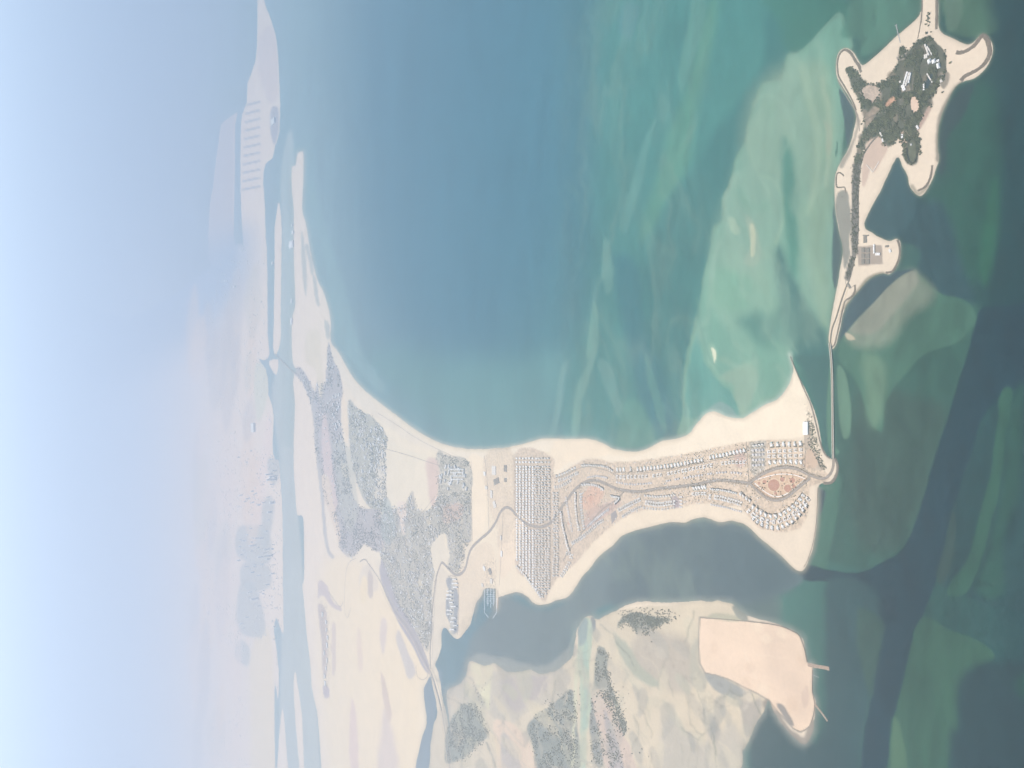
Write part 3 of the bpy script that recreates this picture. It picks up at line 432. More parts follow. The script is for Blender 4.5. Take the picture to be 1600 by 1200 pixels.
# far shore: port with dark berths, paler flats
D([(392,1020),(415,980),(425,1010),(428,1100),(428,1260),(394,1260),(392,1120)], A(224,226,230,410,1100), 10, warp=0)
D([(400,740),(410,700),(418,650),(424,650),(424,700),(418,740),(412,800),(405,822),(392,820)], A(220,220,230,410,740), 6, warp=0)
D([(398,572),(416,572),(418,620),(404,660),(398,620)], A(210,218,224,408,600), 5, warp=0)
for q_ in ([(418,718),(436,718),(437,740),(428,760),(420,742)], [(410,790),(424,775),(428,800),(420,850),(410,850)], [(372,825),(410,822),(424,840),(420,880),(372,870)], [(380,880),(420,885),(420,920),(380,918)], [(375,915),(400,918),(415,990),(372,985)], [(370,1000),(390,1010),(388,1040),(368,1030)]):
    D(q_, A(192,204,218,400,850), 8, .8)
D(FARISLE, A(192,202,222,350,260), 10, .9, warp=0)
D([(-4,470),(200,440),(300,400),(350,370),(388,365),(386,440),(345,500),(260,560),(-4,640)], (.24,.28,.33), 80, 1, warp=0)  # land painted in sea tone; haze hiding the coast put into colour
for k in range(11):
    y_ = 158+k*13.2; D([(384-k*.6,y_+5),(407,y_-1),(407,y_+2.5),(384-k*.6,y_+8.5)], A(178,192,212,395,220), 2, .8, warp=0, sm=False)
D([(404,60),(425,40),(433,80),(434,150),(420,160),(406,120)], A(208,210,222,420,100), 8)
D([(424,170),(435,170),(436,205),(428,225),(422,200)], A(188,196,212,430,190), 5)
for k in range(40):
    r = random.Random(k*3+1); xx = r.uniform(300,398); yy = r.uniform(430,1200); hw = r.uniform(6,16); hh = r.uniform(25,90)
    D([(xx-hw,yy),(xx-hw*.3,yy-hh*.8),(xx+hw*.6,yy-hh),(xx+hw,yy),(xx+hw*.5,yy+hh*.7),(xx-hw*.5,yy+hh)], A(*r.choice([(198,206,222),(222,222,230),(204,212,224),(216,218,230)]), 360, 700), 10, .5)
# marsh island
MB = A(229,221,209,950,1080)
D([(698,1240),(700,1080),(730,1035),(894,1025),(905,965),(960,955),(1090,940),(1150,945),(1200,1090),(1160,1240)], MB, 6)
D([(698,1085),(735,1040),(790,1050),(880,1045),(890,1080),(830,1110),(800,1130),(770,1120),(750,1100),(700,1140)], A(210,208,204,790,1080), 12)
D([(738,1040),(770,1040),(770,1060),(765,1110),(755,1090),(742,1060)], A(226,226,212,755,1060), 8)
D([(785,1060),(830,1055),(860,1060),(830,1100),(805,1110),(790,1090)], A(200,198,198,820,1075), 12)
mg = [([(699,1160),(705,1130),(720,1105),(735,1098),(745,1103),(757,1130),(765,1150),(750,1162),(735,1180),(716,1190),(700,1190)], (176,184,184)),
      ([(826,1140),(836,1122),(850,1108),(870,1095),(885,1083),(896,1080),(901,1110),(903,1240),(845,1240),(838,1180)], (168,176,176)),
      ([(938,1012),(947,1018),(951,1045),(955,1070),(965,1098),(978,1128),(979,1142),(971,1150),(960,1120),(945,1095),(928,1083),(930,1060),(932,1030)], (172,176,170)),
      ([(965,983),(972,966),(990,957),(1015,960),(1052,966),(1035,976),(1018,985),(1002,993),(990,980),(978,972)], (164,168,162)),
      ([(926,1090),(932,1100),(935,1130),(945,1160),(940,1200),(928,1190),(922,1140)], (168,172,172))]
for q_, c_ in mg: D(q_, A(*c_, q_[0][0], q_[0][1]), 4)
paint(grain, mg[0][0], .5, 3); paint(grain, mg[1][0], .35, 3)
D([(772,1128),(800,1126),(822,1150),(838,1190),(842,1260),(785,1260),(778,1180)], A(232,220,212,800,1170), 6)
D([(785,1150),(800,1150),(815,1190),(810,1240),(790,1240)], A(206,204,206,800,1190), 8)
D([(927,1085),(945,1083),(960,1105),(975,1150),(990,1180),(1000,1260),(950,1260),(940,1180),(935,1140)], A(222,210,204,955,1150), 4)
D([(945,1110),(955,1130),(970,1180),(975,1240),(955,1240),(948,1160)], A(196,194,194,955,1160), 8)
D([(1000,990),(1040,985),(1080,1000),(1090,1040),(1070,1080),(1020,1060),(990,1030)], A(210,204,194,1040,1030), 20)
D([(970,1030),(985,1040),(1005,1070),(1000,1080),(982,1060)], A(226,220,208,990,1055), 6)
D([(960,990),(985,1010),(1005,1040),(1032,1065),(1020,1070),(990,1050),(970,1020)], A(198,202,190,1000,1040), 10)
D([(1085,1000),(1095,1000),(1096,1035),(1110,1060),(1100,1080),(1080,1060)], A(206,204,192,1090,1040), 10)
D([(1100,1090),(1112,1110),(1125,1140),(1115,1160),(1100,1130)], A(190,188,182,1110,1120), 14)
D([(1040,1120),(1080,1150),(1110,1160),(1150,1130),(1150,1260),(1040,1260)], A(212,208,200,1090,1180), 20)
D([(1105,1048),(1140,1060),(1170,1080),(1150,1090),(1120,1075)], A(188,190,186,1120,1065), 6)
D([(1150,1085),(1175,1095),(1195,1090),(1190,1120),(1165,1150),(1160,1110)], A(200,196,186,1180,1110), 10)
for q_, w_ in (([(938,975),(955,990),(968,1010),(980,1020),(990,1040)],2), ([(1112,1138),(1095,1150),(1090,1156),(1075,1145),(1065,1135)],2), ([(1112,1130),(1117,1160),(1120,1200)],2), ([(1140,1080),(1155,1088),(1172,1082),(1182,1100),(1190,1118)],2), ([(760,1160),(775,1200),(778,1240)],3), ([(830,1140),(836,1180),(838,1230)],2),([(700,1090),(730,1105),(742,1100)],2),([(1090,1080),(1096,1100),(1120,1180)],1.5)):
    stroke(lcol, q_, A(160,164,156,1000,1100), w_, 2, .8)
stroke(lcol, [(895,1210),(899,1100),(902,1040),(908,990)], A(224,226,212,900,1100), 4, 3)
CREEK = [(903,1000),(909,972),(922,966),(927,985),(922,1030),(921,1070),(924,1100),(917,1160),(917,1260),(904,1260),(907,1150),(906,1080),(903,1030)]
D(CREEK, A(202,214,204,914,1080), 3, warp=2)
D([(911,1020),(915,990),(919,1030),(919,1080),(915,1150),(912,1250),(908,1250),(910,1150),(912,1080)], A(192,210,204,914,1080), 3, warp=2)
D([(903,985),(911,968),(920,972),(917,1000),(908,1010)], A(176,192,192,912,985), 4)
D([(924,968),(930,966),(932,980),(928,988)], A(160,166,170,928,976), 1.5)
for k in range(170):                                   # drainage mottling
    r = random.Random(900+k); xx = r.uniform(700,1190); yy = r.uniform(960,1260); a_ = r.uniform(4,14); b_ = r.uniform(8,34)
    if xx > 1090 and yy < 1070: continue
    sx_ = r.uniform(-.5,.7)
    D([(xx-a_+b_*sx_*-.7,yy-b_*.7),(xx+b_*sx_*-1,yy-b_),(xx+a_,yy),(xx+b_*sx_,yy+b_),(xx-a_*.5,yy+b_*.3)], A(*r.choice([(194,194,186),(228,222,208),(204,206,194),(220,214,206),(182,184,180)]), xx, yy), 7, r.uniform(.25,.6))
for i in range(3):
    m_ = (dS > 0) | (dH > 0)
    lcol[..., i] = np.where(m_, lcol[..., i]*(1+.10*fbm(WX/500+WY/900, WY/700, 5, 77)), lcol[..., i])
for k in range(90):
    r = random.Random(1500+k); x_, y_ = r.uniform(705,1180), r.uniform(955,1230); a_ = r.uniform(.7,2.3); q_ = [(x_, y_)]
    if x_ > 1085 and y_ < 1060: continue
    for j in range(r.randint(4,10)):
        a_ += r.uniform(-.5,.5); x_ += math.cos(a_)*r.uniform(4,8); y_ += math.sin(a_)*r.uniform(5,10); q_.append((x_, y_))
    c_ = r.choice([(186,186,176),(172,172,162),(236,228,214),(196,198,188)])
    stroke(lcol, q_, A(*c_, 950, 1080), r.uniform(.6,2.4), r.uniform(1.5,4), r.uniform(.35,.75))
sc = np.clip(fbm(WX/70, WY/70, 4, 91)*2.2-.35, 0, 1)*np.clip(fbm(WX/600, WY/600, 3, 92)*2+.3, 0, 1)*(dS > 6)*.28
lcol *= (1-sc[..., None])
stroke(lcol, PLATE+[PLATE[0]], A(176,170,162,1150,1000), 5, 2, .8, warp=0, sm=False)
stroke(lcol, [(1200,1100),(1225,1140),(1246,1157),(1262,1158),(1270,1135)], A(182,173,163,1240,1150), 18, 4, .9)
PLc = A(252,233,216,1180,1050)
paint(lcol, PLATE, PLc, 2, warp=0, sm=False)
D([(1190,980),(1245,995),(1262,1060),(1262,1120),(1240,1110),(1200,1050)], A(240,222,208,1230,1050), 30, .7, warp=2)
for k in range(16):
    r = random.Random(40+k); x_, y_ = r.uniform(1110,1250), r.uniform(985,1120); a_ = r.uniform(-.6,.6)+(1.57 if k % 2 else 0); q_ = [(x_+math.cos(a_)*t_, y_+math.sin(a_)*t_+r.uniform(-1,1)) for t_ in (0,15,32,50)]
    if all(inside(*p_, PLATE) for p_ in q_): stroke(lcol, q_, A(*r.choice([(238,218,200),(255,240,224),(230,212,196)]), 1180, 1050), r.uniform(.8,2.2), 2, .6)
for k in range(14):
    r = random.Random(140+k); x_, y_ = r.uniform(1105,1255), r.uniform(975,1125)
    if inside(x_, y_, PLATE): D([(x_-8,y_),(x_,y_-10),(x_+9,y_),(x_+2,y_+9)], A(*r.choice([(240,220,204),(255,240,222)]), 1180, 1050), 10, .5, warp=2)
D([(1213,1100),(1222,1100),(1236,1120),(1241,1133),(1234,1132),(1222,1116)], A(178,172,166,1225,1115), 5, warp=2)
D([(1256,1085),(1264,1070),(1268,1090),(1262,1110)], A(230,212,200,1262,1090), 4, .7)
D([(1108,962),(1120,955),(1150,955),(1165,962),(1150,966),(1110,964)], A(206,204,186,1130,960), 6)
D([(1145,945),(1156,946),(1170,962),(1162,965)], A(176,178,168,1155,955), 4)
# resort island
RS = A(250,236,220,1400)
D(RESORT, RS, 3, warp=0)
D([(1307,310),(1324,300),(1329,340),(1328,390),(1320,420),(1312,370)], A(172,168,160,1315,340), 4, warp=2)
D([(1334,160),(1341,182),(1342,200),(1332,232),(1318,262),(1312,258),(1330,225),(1338,200),(1336,180)], A(176,168,158,1336,200), 4, .8, warp=2)
stroke(lcol, [(1467,250),(1467,197),(1475,172),(1488,145),(1501,132)], A(176,168,154,1470,200), 8, 3, .9)
stroke(lcol, [(1380,427),(1360,434),(1338,458),(1322,482)], A(180,170,152,1350,450), 6, 3, .9)
stroke(lcol, [(1425,290),(1436,303),(1450,290)], A(186,176,160,1440,300), 6, 3, .8)
D(GREEN, A(128,128,118,1400,150), 2.5, warp=2); paint(grain, GREEN, .35, 2, warp=0)
for k in range(60):
    r = random.Random(k+50); xx, yy = r.uniform(1330,1475), r.uniform(65,250); a_ = r.uniform(3,8); b_ = r.uniform(4,12)
    if inside(xx, yy, GREEN): D([(xx-a_,yy),(xx-a_*.3,yy-b_),(xx+a_,yy-b_*.4),(xx+a_*.6,yy+b_)], A(*r.choice([(158,148,134),(110,112,102),(144,138,126),(120,122,110),(176,162,148)]), 1400, 150), 3, .8, warp=2)
for q_, c_, s_ in (([(1346,140),(1358,130),(1372,136),(1374,148),(1364,160),(1350,152)], (216,202,190), 3), ([(1381,166),(1390,152),(1398,148),(1398,158),(1388,166)], (222,190,166), 3),
                   ([(1350,185),(1356,175),(1368,166),(1376,170),(1366,184),(1354,200)], (188,172,158), 4), ([(1403,140),(1416,130),(1424,140),(1410,145)], (176,166,154), 3),
                   ([(1415,115),(1425,112),(1424,125),(1416,128)], (170,164,152), 2), ([(1405,215),(1412,205),(1420,210),(1418,220),(1408,225)], (222,204,188), 2),
                   ([(1446,175),(1452,165),(1456,170),(1440,200),(1430,205)], (206,188,174), 3), ([(1402,92),(1412,76),(1418,82),(1414,92)], (186,176,168), 2),
                   ([(1470,115),(1482,112),(1484,125),(1474,140),(1468,132)], (178,168,156), 3)):
    D(q_, A(*c_, 1400, 150), s_, warp=2)
D([(1356,222),(1366,216),(1375,214),(1387,230),(1384,240),(1366,270),(1362,262),(1352,290),(1347,285),(1350,240)], A(226,208,196,1365,240), 2, warp=0)
D([(1338,240),(1347,240),(1345,262),(1341,300),(1341,360),(1339,395),(1333,400),(1330,380),(1331,300),(1333,262)], A(150,144,140,1337,300), 2, warp=0)
D([(1330,400),(1336,402),(1328,436),(1320,436),(1322,424)], A(146,140,136,1327,420), 2, warp=0)
D([(1338,385),(1378,383),(1380,412),(1342,416)], A(196,184,172,1360,400), 2, warp=0, sm=False)
lcol = np.clip(lcol*np.array([1.06,1.085,1.18]), .01, .84)
# damp sand darkens towards every waterline
t = np.clip(1-land/5, 0, 1)*np.clip((X-350)/300, 0, 1)*.22; lcol *= (1-t[..., None])

# ------------------------------------------------------------------ build the two sheets
def sheet(name, keep, z, col, material, gr=None):
    nx, ny = X.shape; idx = np.arange(nx*ny).reshape(nx, ny)
    q = keep[:-1,:-1] | keep[1:,:-1] | keep[:-1,1:] | keep[1:,1:]
    f = np.stack([idx[:-1,:-1][q], idx[:-1,1:][q], idx[1:,1:][q], idx[1:,:-1][q]], 1)
    used = np.zeros(nx*ny, bool); used[f.ravel()] = True; remap = np.cumsum(used)-1; f = remap[f]
    v = np.stack([WX.ravel()[used], WY.ravel()[used], z.ravel()[used]], 1).astype(np.float32)
    me = bpy.data.meshes.new(name); me.vertices.add(len(v)); me.vertices.foreach_set('co', v.ravel())
    me.loops.add(len(f)*4); me.loops.foreach_set('vertex_index', f.ravel().astype(np.int32))
    me.polygons.add(len(f)); me.polygons.foreach_set('loop_start', np.arange(0, len(f)*4, 4, dtype=np.int32)); me.polygons.foreach_set('loop_total', np.full(len(f), 4, np.int32))
    me.update(calc_edges=True)
    a = me.attributes.new('col', 'FLOAT_COLOR', 'POINT'); c = np.concatenate([col.reshape(-1,3)[used], np.ones((used.sum(),1))], 1).astype(np.float32); a.data.foreach_set('color', c.ravel())
    if gr is not None:
        a = me.attributes.new('grain', 'FLOAT', 'POINT'); a.data.foreach_set('value', gr.ravel()[used].astype(np.float32))
    me.polygons.foreach_set('use_smooth', np.ones(len(f), bool))
    me.materials.append(material); o = bpy.data.objects.new(name, me); C.objects.link(o); o['kind'] = 'structure'; return o
zl = np.where(land > 0, np.minimum(.35*land, 2.2), np.maximum(.35*land, -2.0))
zl = zl+np.where(land > 4, .0, 0)
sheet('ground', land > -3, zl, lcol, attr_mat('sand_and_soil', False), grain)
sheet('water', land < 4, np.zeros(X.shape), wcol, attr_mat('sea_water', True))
def plain(name, verts, faces, m, kind=None, parent=None):
    me = bpy.data.meshes.new(name); me.from_pydata(verts, [], faces); me.materials.append(m)
    o = bpy.data.objects.new(name, me); C.objects.link(o)
    if parent: o.parent = parent
    if kind: o['kind'] = kind
    return o
R_ = 480000
plain('sea_floor', [(-R_,-R_,-12),(R_,-R_,-12),(R_,R_,-12),(-R_,R_,-12)], [(0,1,2,3)], mat('deep_sea_floor', (.03,.08,.1), .8, .1, .0005), 'structure')

# ------------------------------------------------------------------ object helpers
ZG = 2.2
def tag(o, label=None, cat=None, group=None, kind=None):
    if label: o['label'] = label
    if cat: o['category'] = cat
    if group: o['group'] = group
    if kind: o['kind'] = kind
    return o
def empty(name, loc, label, cat, group=None):
    o = bpy.data.objects.new(name, None); C.objects.link(o); o.location = loc; o.empty_display_size = 5
    return tag(o, label, cat, group)
class MB:
    def __init__(s): s.v = []; s.f = []
    def quadbox(s, c, z0, z1, top=None):
        """box from four ground corners, optional other corners at the top"""
        n = len(s.v); t = top or c
        s.v += [(p[0],p[1],z0) for p in c]+[(p[0],p[1],z1) for p in t]
        m = len(c)
        s.f += [tuple(range(n+m-1,n-1,-1)), tuple(range(n+m,n+2*m))]+[(n+i,n+(i+1)%m,n+m+(i+1)%m,n+m+i) for i in range(m)]
        return s
    def box(s, x0, y0, z0, x1, y1, z1, inset=0):
        c = [(x0,y0),(x1,y0),(x1,y1),(x0,y1)]
        t = [(x0+inset,y0+inset),(x1-inset,y0+inset),(x1-inset,y1-inset),(x0+inset,y1-inset)] if inset else None
        return s.quadbox(c, z0, z1, t)
    def disc(s, cx, cy, rx, ry, z0, z1, n=16, top=1.0):
        c = [(cx+rx*math.cos(2*math.pi*k/n), cy+ry*math.sin(2*math.pi*k/n)) for k in range(n)]
        t = [(cx+rx*top*math.cos(2*math.pi*k/n), cy+ry*top*math.sin(2*math.pi*k/n)) for k in range(n)]
        return s.quadbox(c, z0, z1, t)
    def dome(s, cx, cy, rx, ry, z0, h, n=14, rings=4):
        b = len(s.v)
        for j in range(rings):
            a = j/rings*math.pi/2
            s.v += [(cx+rx*math.cos(a)*math.cos(2*math.pi*k/n), cy+ry*math.cos(a)*math.sin(2*math.pi*k/n), z0+h*math.sin(a)) for k in range(n)]
        s.v.append((cx,cy,z0+h)); top = len(s.v)-1
        for j in range(rings-1): s.f += [(b+j*n+k, b+j*n+(k+1)%n, b+(j+1)*n+(k+1)%n, b+(j+1)*n+k) for k in range(n)]
        s.f += [(b+(rings-1)*n+k, b+(rings-1)*n+(k+1)%n, top) for k in range(n)]
        return s
    def crown(s, x, y, z, r, rnd, squash=.7):
        n = len(s.v)
        for v in ICO[0]:
            q = r*rnd.uniform(.7, 1.2); s.v.append((x+v[0]*q, y+v[1]*q, z+v[2]*q*squash))
        s.f += [(a+n,b+n,c+n) for a,b,c in ICO[1]]
        return s
    def mesh(s, name, m):
        me = bpy.data.meshes.new(name); me.from_pydata(s.v, [], s.f); me.materials.append(m); return me
    def build(s, name, m, parent=None):
        o = bpy.data.objects.new(name, s.mesh(name, m)); C.objects.link(o)
        if parent: o.parent = parent
        return o
_g = (1+5**.5)/2; _l = math.sqrt(1+_g*_g)
ICO = ([(a/_l,b/_l,c/_l) for a,b,c in [(-1,_g,0),(1,_g,0),(-1,-_g,0),(1,-_g,0),(0,-1,_g),(0,1,_g),(0,-1,-_g),(0,1,-_g),(_g,0,-1),(_g,0,1),(-_g,0,-1),(-_g,0,1)]],
       [(0,11,5),(0,5,1),(0,1,7),(0,7,10),(0,10,11),(1,5,9),(5,11,4),(11,10,2),(10,7,6),(7,1,8),(3,9,4),(3,4,2),(3,2,6),(3,6,8),(3,8,9),(4,9,5),(2,4,11),(6,2,10),(8,6,7),(9,8,1)])
def ribbon(name, pts, wpx, z, m, sm=True, kind='structure', w2=None):
    """a flat strip on the ground along photo points, wpx photo pixels wide"""
    pts = smooth(pts, False, 5) if sm else pts
    V3 = [G(a, b, z) for a, b in pts]; vv = []; N = len(V3)
    for i, p in enumerate(V3):
        d = (V3[min(i+1,N-1)]-V3[max(i-1,0)]); d.z = 0; d.normalize(); nrm = Vector((-d.y, d.x, 0))
        w_ = wpx+((w2 or wpx)-wpx)*i/(N-1); hw = w_*mpp(*pts[i])/2
        vv += [p+nrm*hw, p-nrm*hw]
    return plain(name, [tuple(v) for v in vv], [(2*i,2*i+1,2*i+3,2*i+2) for i in range(N-1)], m, kind)
def flat(name, pts, z, m, sm=True, kind='structure'):
    pts = smooth(pts) if sm else pts; V3 = [G(a, b, z) for a, b in pts]
    tr = mathutils.geometry.tessellate_polygon([V3])
    return plain(name, [tuple(v) for v in V3], [tuple(t) for t in tr], m, kind)
def mound(name, pts, wpx, m, label, cat, group=None, h=3.2, w2=None, sm=True, seed=1, z0=-1.5):
    """a heap of rock along a line: sloped sides, broken crest"""
    pts = smooth(pts, False, 6) if sm else pts; V3 = [G(a, b) for a, b in pts]; N = len(V3); r = random.Random(seed); vv = []
    for i, p in enumerate(V3):
        d = V3[min(i+1,N-1)]-V3[max(i-1,0)]; d.normalize(); nr = Vector((-d.y, d.x, 0)); w_ = wpx+((w2 or wpx)-wpx)*i/(N-1); hw = w_*mpp(*pts[i])/2
        for s_, z_ in ((-1,z0),(-.62,h*.8),(-.2,h),(.2,h),(.62,h*.8),(1,z0)):
            j = r.uniform(.86,1.16); vv.append(tuple(p+nr*hw*s_*j)[:2]+(z_+(r.uniform(-.5,.5) if z_ > 0 else 0),))
    f = [(i*6+k, i*6+k+1, i*6+k+7, i*6+k+6) for i in range(N-1) for k in range(5)]+[(0,1,2,3,4,5), tuple((N-1)*6+k for k in range(6))]
    return tag(plain(name, vv, f, m), label, cat, group)
def fit(px, py, ax, ay, L, W):
    """world place, heading and size of a plot L by W photo pixels whose long side runs along (ax, ay)"""
    q = math.hypot(ax, ay); ax /= q; ay /= q
    u = G(px+ax*L/2, py+ay*L/2)-G(px-ax*L/2, py-ay*L/2); v = G(px-ay*W/2, py+ax*W/2)-G(px+ay*W/2, py-ax*W/2)
    n = Vector((-u.y, u.x, 0)).normalized()
    return G(px, py, ZG), math.atan2(u.y, u.x), u.length, abs(v.dot(n))
def copy_tree(o, parent=None):
    c = o.copy(); C.objects.link(c); c.parent = parent
    for ch in KIDS.get(o.name, []): copy_kid(ch, c)
    return c
KIDS = {}
def copy_kid(ch, par):
    c = ch.copy(); C.objects.link(c); c.parent = par
    for g in KIDS.get(ch.name, []): copy_kid(g, c)
def proto(name, parts):
    """parts: list of (part name, MB, material, [(sub name, MB, material)...]) in a unit plot"""
    root = bpy.data.objects.new(name, None); C.objects.link(root); KIDS[root.name] = []
    for nm, mb, m, subs in parts:
        o = mb.build(nm, m, root); KIDS[root.name].append(o); KIDS[o.name] = []
        for sn, sb, sm_ in subs: KIDS[o.name].append(sb.build(sn, sm_, o))
    root['used'] = 0
    return root
def put(pr, px, py, ax, ay, L, W, hgt, label, cat, group, flip=False):
    if isinstance(pr, list): pr = R.choice(pr) if all(q['used'] for q in pr) else next(q for q in pr if not q['used'])
    loc, rz, l, w_ = fit(px, py, ax, ay, L, W)
    if not pr['used']: o = pr; o['used'] = 1
    else: o = copy_tree(pr)
    if 'used' in o.keys() and o is not pr: del o['used']
    o.location = loc; o.rotation_euler = (0, 0, rz+(math.pi if flip else 0)); o.scale = (l, w_, hgt)
    tag(o, label, cat, group); return o
R = random.Random(11)
# ------------------------------------------------------------------ house kinds in a unit plot (x along the long side)
def crowns(spots, seed, z=.25, sq=1.0, rr=(.05,.08)):
    r = random.Random(seed); mb = MB()
    for x, y in spots: mb.crown(x, y, z, r.uniform(*rr), r, sq)
    return mb
def court_villa(seed):
    r = random.Random(seed)
    wall = MB().box(-.47,-.42,0,.05,.40,.9).box(.05,-.42,0,.25,.0,.6)
    roof = MB().box(-.44,-.38,.9,.02,.36,.96).box(-.35,-.25,.96,-.08,.2,1.2)
    gar = [crowns([(.34,-.12),(.34,.02)], seed, .3, 2.4, (.13,.17)), crowns([(.17,.24),(.2,.3)], seed+1, .3, 2.4, (.10,.14))]
    bw = MB().box(-.5,-.5,0,.5,-.47,.3).box(-.5,.45,0,.5,.48,.3)
    return proto('courtyard_villa', [('wall', wall, M['white'], []), ('roof', roof, M['cream'], []), ('hedge', gar[0], M['leaf'], []), ('garden_tree', gar[1], M['leaf'], []), ('garden_wall', bw, M['cream'], [])])
def beach_villa(seed, dark=True):
    r = random.Random(seed)
    wall = MB().box(-.30,-.40,0,.10,.40,.6).box(.10,-.15,0,.34,.40,.6)
    up = MB().box(-.26,-.3,.6,.02,.28,1.0)
    roof = MB().box(-.28,-.38,.6,-.26,.38,.66).box(-.24,-.28,1.0,0,.26,1.05)
    pav = MB().box(-.5,-.36,0,-.32,.30,.75,.02)
    gar = [crowns([p_], seed+k, .3, 2.2, (.10,.15)) for k, p_ in enumerate(((-.42,-.42), (-.42,.40), (.38,-.3)))]
    pool = MB().box(.36,-.05,.02,.46,.25,.08)
    return proto('beach_villa', [('wall', wall, M['white'], []), ('upper_floor', up, M['cream'], [('roof', roof, M['white'])]), ('pavilion', pav, M['darkroof'] if dark else M['beige'], []), *[('garden_tree', g_, M['leaf'], []) for g_ in gar], ('pool', pool, M['pool'], [])])
def pale_villa(seed):
    r = random.Random(seed)
    wall = MB().box(-.45,-.40,0,.40,-.12,.8).box(-.45,-.12,0,-.15,.40,.8).box(.15,-.12,0,.40,.3,.5)
    roof = MB().box(-.42,-.37,.8,.1,-.15,.86).box(-.42,-.1,.8,-.18,.36,.86)
    gar = crowns([(0.0,.22),(.03,.34)], seed, .25, 2, (.10,.14))
    return proto('walled_villa', [('wall', wall, M['white'], []), ('roof', roof, M['cream'], []), ('garden_tree', gar, M['leaf'], [])])
CV = [court_villa(3), court_villa(13), court_villa(23)]; BV = [beach_villa(5), beach_villa(15), beach_villa(25, False)]; BV2 = [beach_villa(8, False)]; PV = [pale_villa(4), pale_villa(14)]
for k, o_ in enumerate((CV[1], BV[1], PV[1])):          # some houses are cream where the others are white
    for ch in KIDS[o_.name]:
        if ch.name.startswith('wall'): ch.data.materials[0] = M['cream']
def town_house():
    wall = MB().box(-.4,-.4,0,.3,.4,.8); roof = MB().box(-.43,-.43,.8,.33,.43,1.0,.12); ann = MB().box(.3,-.3,0,.45,.2,.5)
    return proto('town_house', [('wall', wall, M['white'], []), ('roof', roof, M['townroof'], []), ('garage', ann, M['cream'], [])])
TH = town_house()
def flats():
    wall = MB().box(-.5,-.3,0,.5,.3,1).box(-.5,-.5,0,-.3,-.3,.8).box(.3,-.5,0,.5,-.3,.8); roof = MB().box(-.46,-.26,1,.46,.26,1.04).box(-.1,-.15,1.04,.1,.15,1.15)
    bal = MB()
    for k in range(4): bal.box(-.28, -.36, .15+.2*k, .28, -.305, .2+.2*k)
    return proto('apartment_block', [('wall', wall, M['white'], []), ('roof', roof, M['white'], []), ('balcony', bal, M['cream'], [])])
FL = flats()
# ---- dense street grid: streets first, then one villa after another, largest (nearest) 300 as things
grid_spots = []
cols = [804.6+5.05*k for k in range(12)]
for k in range(11):
    xa, xb = cols[k], cols[k+1]; xc = (xa+xb)/2+.3; y = 729.0
    while y < 940:
        if inside(xc, y, GRID) and inside(xc+2, y, GRID+[]) :
            dr = min(math.hypot(xc-p[0], y-p[1]) for p in [(798,795),(806,806),(814,813),(822,818),(830,821),(838,823),(844,823),(850,822),(856,819),(862,815),(867,808)])
            if dr > 4.6 and y < 935: grid_spots.append((xc, y))
        y += 4.15
for q in range(4):
    for yy in (716, 722):
        for k in range(11): 
            if q == 0: grid_spots.append((cols[k]+2.5, yy))
extra = [(x, y) for x in np.arange(866, 872, 5.2) for y in np.arange(770, 900, 4.3) if inside(x, y, [(864,765),(875,765),(874,800),(882,820),(880,850),(888,880),(866,905)])]
grid_spots += extra
grid_spots.sort(key=lambda s: -s[0])
shared = MB()
for i, (x, y) in enumerate(grid_spots):
    jx, jy = R.uniform(-.3,.3), R.uniform(-.3,.3)
    if i < 298:
        put(CV, x+jx, y+jy, 1, .02, 4.1, 2.7+R.uniform(-.3,.3), R.uniform(9,13), 'white courtyard villa with planted court, one of the dense grid of streets', 'villa', 'courtyard villas of the dense street grid', flip=R.random() < .4)
    else:
        loc, rz, l, w_ = fit(x+jx, y+jy, 1, .02, 4.1, 3.2); X_, Y_, _z = loc
        shared.quadbox([(X_-w_*.42, Y_-l*.45), (X_+w_*.42, Y_-l*.45), (X_+w_*.42, Y_+l*.1), (X_-w_*.42, Y_+l*.1)], ZG, ZG+R.uniform(8,12))
if shared.v: tag(shared.build('courtyard_villas', M['white']), 'further white villas at the far edge of the dense street grid', 'villas', kind='stuff')
for k in range(12):
    c_ = cols[k]; top = 727; bot = min(935, 865+ (c_-806)*1.55) if c_ < 850 else 930-(c_-850)*1.6
    ribbon('street', [(c_, top), (c_, bot)], .55, ZG+.12, M['paleasphalt'], sm=False)
gar = MB(); r = random.Random(5)
for x, y in grid_spots:
    for t in range(1):
        p = G(x+R.choice([-2.1,2.0,1.2])+r.uniform(-.5,.5), y+r.uniform(-2,2), ZG+4); gar.crown(p.x, p.y, p.z, r.uniform(4,9), r)
tag(gar.build('street_trees', M['pale_leaf']), 'low street and garden trees scattered between the grid villas', 'trees', kind='stuff')
